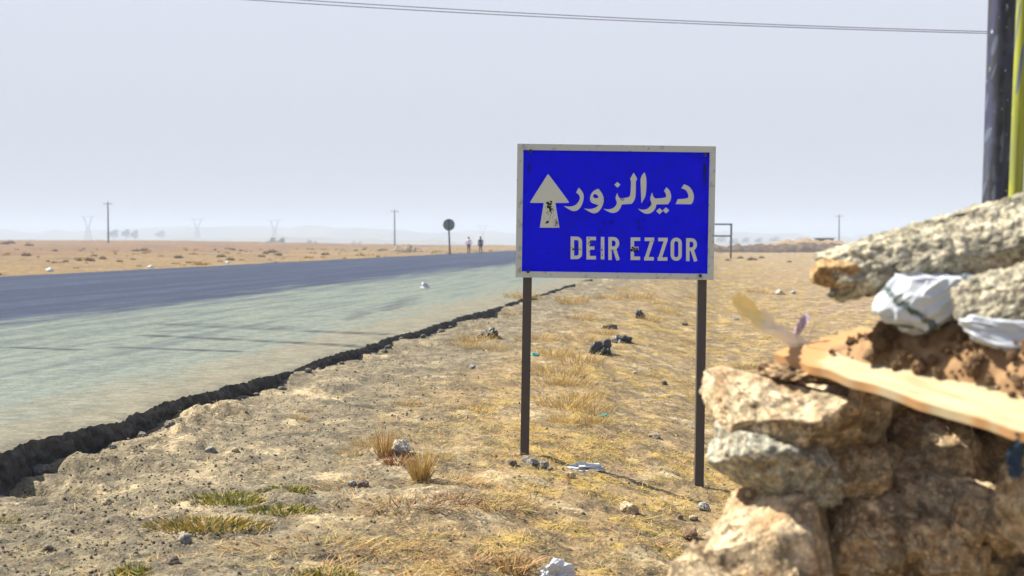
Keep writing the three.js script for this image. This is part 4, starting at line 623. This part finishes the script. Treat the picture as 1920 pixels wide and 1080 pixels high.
// people walking off along the road
function personGeometry(o) {
  const bones = [], B = (a, b, r0, r1, c) => bones.push({ a, b, r0, r1, c });
  const hip = V(0, 0.92, 0), chest = V(0, 1.34, o.leanZ ?? 0), neck = V(0, 1.46, 0), head = V(0, 1.60, 0.01);
  B(V(0, 0.98, 0), V(0, 1.12, 0), 0.14, 0.13, o.top); B(V(0, 1.1, 0), chest, 0.135, 0.155, o.top); B(V(-0.13, 1.38, 0), V(0.13, 1.38, 0), 0.085, 0.085, o.top); B(V(-0.08, hip.y, 0), V(0.08, hip.y, 0), 0.125, 0.125, o.legs);
  B(neck, V(0, 1.52, 0.005), 0.055, 0.055, o.skin); B(head, V(0, 1.66, 0), 0.085, 0.095, o.hair ?? o.skin);
  for (const s of [-1, 1]) {
    const step = s * o.stride, knee = V(s * 0.10, 0.50, step * 0.5 + 0.02), ank = V(s * 0.10, 0.09, step - 0.02);
    B(V(s * 0.09, 0.9, 0), knee, 0.098, 0.065, o.legs); B(knee, ank, 0.066, 0.045, o.legs); B(V(s * 0.10, 0.045, step - 0.03), V(s * 0.115, 0.035, step - 0.2), 0.045, 0.035, o.shoe);
    const el = V(s * o.elbow[0], o.elbow[1], o.elbow[2]), wr = V(s * o.wrist[0], o.wrist[1], o.wrist[2]);
    B(V(s * 0.19, 1.37, 0), el, 0.058, 0.048, o.sleeve ?? o.top); B(el, wr, 0.046, 0.034, o.arm); const hd = wr.clone().sub(el).normalize(), pm = wr.clone().addScaledVector(hd, 0.08); B(wr, pm, 0.036, 0.034, o.skin);
  }
  const size = 72, span = 0.95, mc = new MarchingCubes(size, new THREE.MeshBasicMaterial(), false, false, 120000); mc.isolation = 0; mc.reset();
  const near = (p, wantColor) => { let acc = 9, best = 9, c = null; for (const k of bones) { const ab = k.b.clone().sub(k.a), t = clamp(p.clone().sub(k.a).dot(ab) / ab.lengthSq(), 0, 1), d = p.distanceTo(k.a.clone().addScaledVector(ab, t)) - lerp(k.r0, k.r1, t); if (d < best) { best = d; c = k.c; } const h = clamp(0.5 + 0.5 * (acc - d) / 0.035, 0, 1); acc = lerp(acc, d, h) - 0.035 * h * (1 - h); } return wantColor ? c : acc; };
  const toWorld = (i) => (i - size / 2) / (size / 2) * span;
  for (let z = 0; z < size; z++) for (let y = 0; y < size; y++) for (let x = 0; x < size; x++) mc.field[x + y * size + z * size * size] = -near(V(toWorld(x), toWorld(y) + 0.88, toWorld(z)));
  mc.update(); const n = mc.count ?? mc.geometry.drawRange.count, pos = new Float32Array(n * 3), nor = new Float32Array(n * 3), col = new Float32Array(n * 3), v = V();
  for (let i = 0; i < n; i++) { v.fromArray(mc.positionArray, i * 3).multiplyScalar(span); v.y += 0.88; v.toArray(pos, i * 3); nor.set(mc.normalArray.subarray(i * 3, i * 3 + 3), i * 3); col.set(near(v, true), i * 3); }
  const g = new THREE.BufferGeometry(); g.setAttribute('position', new THREE.BufferAttribute(pos, 3)); g.setAttribute('normal', new THREE.BufferAttribute(nor, 3)); g.setAttribute('color', new THREE.BufferAttribute(col, 3)); g.deleteAttribute('normal'); const w = mergeVertices(g, 1e-4); w.computeVertexNormals();
  const fingers = []; for (const s of [-1, 1]) { const el = V(s * o.elbow[0], o.elbow[1], o.elbow[2]), wr = V(s * o.wrist[0], o.wrist[1], o.wrist[2]), d = wr.clone().sub(el).normalize(), base = wr.clone().addScaledVector(d, 0.085), sd = V(0, 0, 1).cross(d).normalize(), fw = d.clone().cross(sd); for (let k = 0; k < 4; k++) { const f = base.clone().addScaledVector(fw, (k - 1.5) * 0.02), len = [0.06, 0.075, 0.07, 0.052][k], mid = f.clone().addScaledVector(d, len * 0.55); fingers.push(bar(f, mid, 0.010, 0.009, 6), bar(mid, mid.clone().addScaledVector(d, len * 0.5).addScaledVector(sd, -s * 0.015), 0.009, 0.0075, 6)); } const tb = wr.clone().addScaledVector(d, 0.03).addScaledVector(fw, 0.03); fingers.push(bar(tb, tb.clone().addScaledVector(d, 0.045).addScaledVector(fw, 0.028), 0.011, 0.009, 6)); }
  const hands = mergeVertices(mergeGeometries(fingers)); hands.deleteAttribute('uv'); const hc = []; for (let i = 0; i < hands.attributes.position.count; i++) hc.push(...o.skin); hands.setAttribute('color', new THREE.Float32BufferAttribute(hc, 3)); 
  return mergeGeometries([w, hands]);
}
{
  const black = [0.015, 0.014, 0.014], skin = [0.25, 0.14, 0.09];
  const person = (px, py, o, hairBack, label, k) => { const p = onGround(px, py), g = thing('person', label, 'person', p); part('body', personGeometry(o), vcol(0.85), g); const hair = part('hair', rockGeo(700 + px, 0.1, 0.1, 0.108, { p: 2, cuts: 0, rough: 0.05, detail: 8, a: black, b: black }), rockMat, g); hair.position.set(0, 1.675, 0.015); const nose = part('face', mergeGeometries([bar(V(0, 1.63, -0.085), V(0, 1.6, -0.105), 0.012, 0.016, 6), bar(V(-0.03, 1.565, -0.082), V(0.03, 1.565, -0.082), 0.008, 0.008, 6), new THREE.SphereGeometry(0.013, 8, 6).translate(-0.035, 1.64, -0.08), new THREE.SphereGeometry(0.013, 8, 6).translate(0.035, 1.64, -0.08)]), std(...skin, 0.8), g); nose.visible = true; for (const s of [-1, 1]) part('ear', new THREE.SphereGeometry(0.028, 8, 6).scale(0.5, 1, 0.7).translate(s * 0.093, 1.625, 0.01), std(...skin, 0.8), g); g.scale.setScalar(k); return g; };
  person(879, 475, { top: [0.62, 0.45, 0.60], legs: [0.05, 0.03, 0.03], shoe: black, skin: [0.55, 0.30, 0.24], hair: black, arm: [0.62, 0.34, 0.27], stride: 0.14, elbow: [0.36, 1.16, 0.02], wrist: [0.22, 0.98, -0.05] }, 0, 'person in a pale lilac top with elbows out, walking at far road edge', 0.98);
  person(901, 475, { top: [0.02, 0.02, 0.055], legs: [0.035, 0.03, 0.02], shoe: black, skin, hair: black, arm: [0.02, 0.02, 0.055], stride: -0.12, elbow: [0.24, 1.10, 0.02], wrist: [0.22, 0.86, -0.06] }, 0, 'person in dark navy clothing with arms down, walking at far road edge', 1.0);
}
// pylons in the valley
function pylon(px, yBase, yTop, d, label) {
  const b = at(px, yBase, d), t = at(px, yTop, d), h = t.y - b.y, g = thing('pylon', label, 'pylon', V(b.x, b.y - 6, b.z), 'pylons in the hazy valley'), m = std(0.06, 0.06, 0.065, 0.8), H = h + 6, y0 = H * 0.55, w = H * 0.09, W = H * 0.26, body = [], win = [], cross = [];
  for (const s of [-1, 1]) for (const q of [-1, 1]) { body.push(beam(V(s * w * 1.6, 0, q * w * 1.6), V(s * w * 0.5, y0, q * w * 0.5), 0.2)); win.push(beam(V(s * w * 0.5, y0, q * w * 0.5), V(s * W * 0.72, H * 0.95, q * w * 0.3), 0.32)); }
  for (let k = 0; k < 6; k++) { const a = k / 6, e = (k + 1) / 6, ra = lerp(1.6, 0.5, a) * w, re = lerp(1.6, 0.5, e) * w; for (const q of [-1, 1]) { body.push(beam(V(-ra, a * y0, q * ra), V(re, e * y0, q * re), 0.2), beam(V(ra, a * y0, q * ra), V(-re, e * y0, q * re), 0.2), beam(V(q * ra, a * y0, -ra), V(q * re, e * y0, re), 0.2)); } }
  for (const q of [-1, 1]) for (let k = 0; k < 5; k++) for (const s of [-1, 1]) { const a = k / 5, e = (k + 1) / 5; win.push(beam(V(s * lerp(0.3 * w, W * 0.72, a) * 0.6, lerp(y0, H * 0.95, a), q * w * 0.4), V(s * lerp(w * 0.5, W * 0.72, e), lerp(y0, H * 0.95, e), q * w * 0.4), 0.18)); }
  for (const q of [-1, 1]) cross.push(beam(V(-W * 1.3, H * 0.96, q * w * 0.3), V(W * 1.3, H * 0.96, q * w * 0.3), 0.35)); for (let k = -6; k < 6; k++) cross.push(beam(V(k / 6 * W * 1.3, H * 0.96, -w * 0.3), V((k + 1) / 6 * W * 1.3, H * 0.96, w * 0.3), 0.2));
  part('tower', mergeGeometries(body), m, g); part('arms', mergeGeometries(win), m, g); part('crossbeam', mergeGeometries(cross), m, g);
}
for (const [x, y1, y0, d] of [[165, 440, 404, 1500], [370, 440, 409, 1600], [515, 445, 411, 1550], [905, 448, 422, 1700]]) pylon(x, y1, y0, d, 'faint steel lattice pylon with splayed arms in the valley haze');
// trees far down in the valley
{
  const tree = (px, yTop, w, d, seed) => {
    const t = at(px, yTop, d), H = 12, g = thing('valley_tree', 'hazy dark tree far down in the valley', 'tree', V(t.x, t.y - H, t.z), 'trees in the hazy valley'), r = rng(seed), pos = [], nor = [], k = d / F, W = w * k / 2;
    part('trunk', bar(V(0, -6, 0), V(0.1, H * 0.6, 0), 0.3, 0.16, 8), std(0.06, 0.05, 0.04, 0.9), g);
    const limbs = [0, 1, 2, 3, 4].map((i) => bar(V(0.05, H * 0.35 + i * 0.3, 0), V(Math.cos(i * 1.3) * W * 0.6, H * 0.6 + (i % 3) * 0.7, Math.sin(i * 1.3) * W * 0.6), 0.12, 0.05, 5)); part('limbs', mergeGeometries(limbs), std(0.06, 0.05, 0.04, 0.9), g);
    for (let i = 0; i < 900; i++) { const cl = Math.floor(r() * 11), ca = cl * 2.4, cy = H * (0.42 + 0.36 * ((cl * 0.37) % 1)), cr = 0.5 + 0.2 * ((cl * 0.61) % 1), u = V(r() - 0.5, r() - 0.5, r() - 0.5).normalize().multiplyScalar(Math.cbrt(r())), c = V(Math.cos(ca) * W * 0.55 + u.x * W * cr, cy + u.y * H * 0.2, Math.sin(ca) * W * 0.55 + u.z * W * cr), s = 0.5; for (let q = 0; q < 3; q++) { pos.push(c.x + (r() - 0.5) * s * 2, Math.min(H, c.y + (r() - 0.5) * s * 2), c.z + (r() - 0.5) * s * 2); } }
    const gg = new THREE.BufferGeometry(); gg.setAttribute('position', new THREE.Float32BufferAttribute(pos, 3)); gg.computeVertexNormals(); part('crown', gg, crownMat, g);
  };
  const crownMat = new THREE.MeshStandardMaterial({ color: lin(0.05, 0.065, 0.035), roughness: 0.9, side: THREE.DoubleSide });
  [[213, 427, 18, 760], [236, 427, 16, 780], [252, 429, 14, 800], [300, 430, 20, 900], [508, 441, 18, 430], [526, 442, 16, 440], [576, 448, 16, 520], [589, 449, 12, 520], [661, 450, 14, 760], [672, 451, 12, 760], [1352, 440, 22, 800], [1376, 444, 18, 780], [1398, 442, 16, 820], [1422, 443, 14, 800], [1452, 441, 20, 820], [1500, 442, 22, 850]].forEach(([x, y, w, d], i) => tree(x, y, w, d * 1.6, 800 + i));
}

// ------------------------------------------------------------------ draw
scene.traverse((o) => { if (o.isMesh) { o.castShadow = true; o.receiveShadow = true; } });
const renderer = new THREE.WebGLRenderer({ antialias: true });
renderer.setSize(1024, 576); renderer.shadowMap.enabled = true; renderer.toneMapping = THREE.LinearToneMapping; renderer.toneMappingExposure = EXPOSURE;
document.body.appendChild(renderer.domElement);
renderer.render(scene, camera);
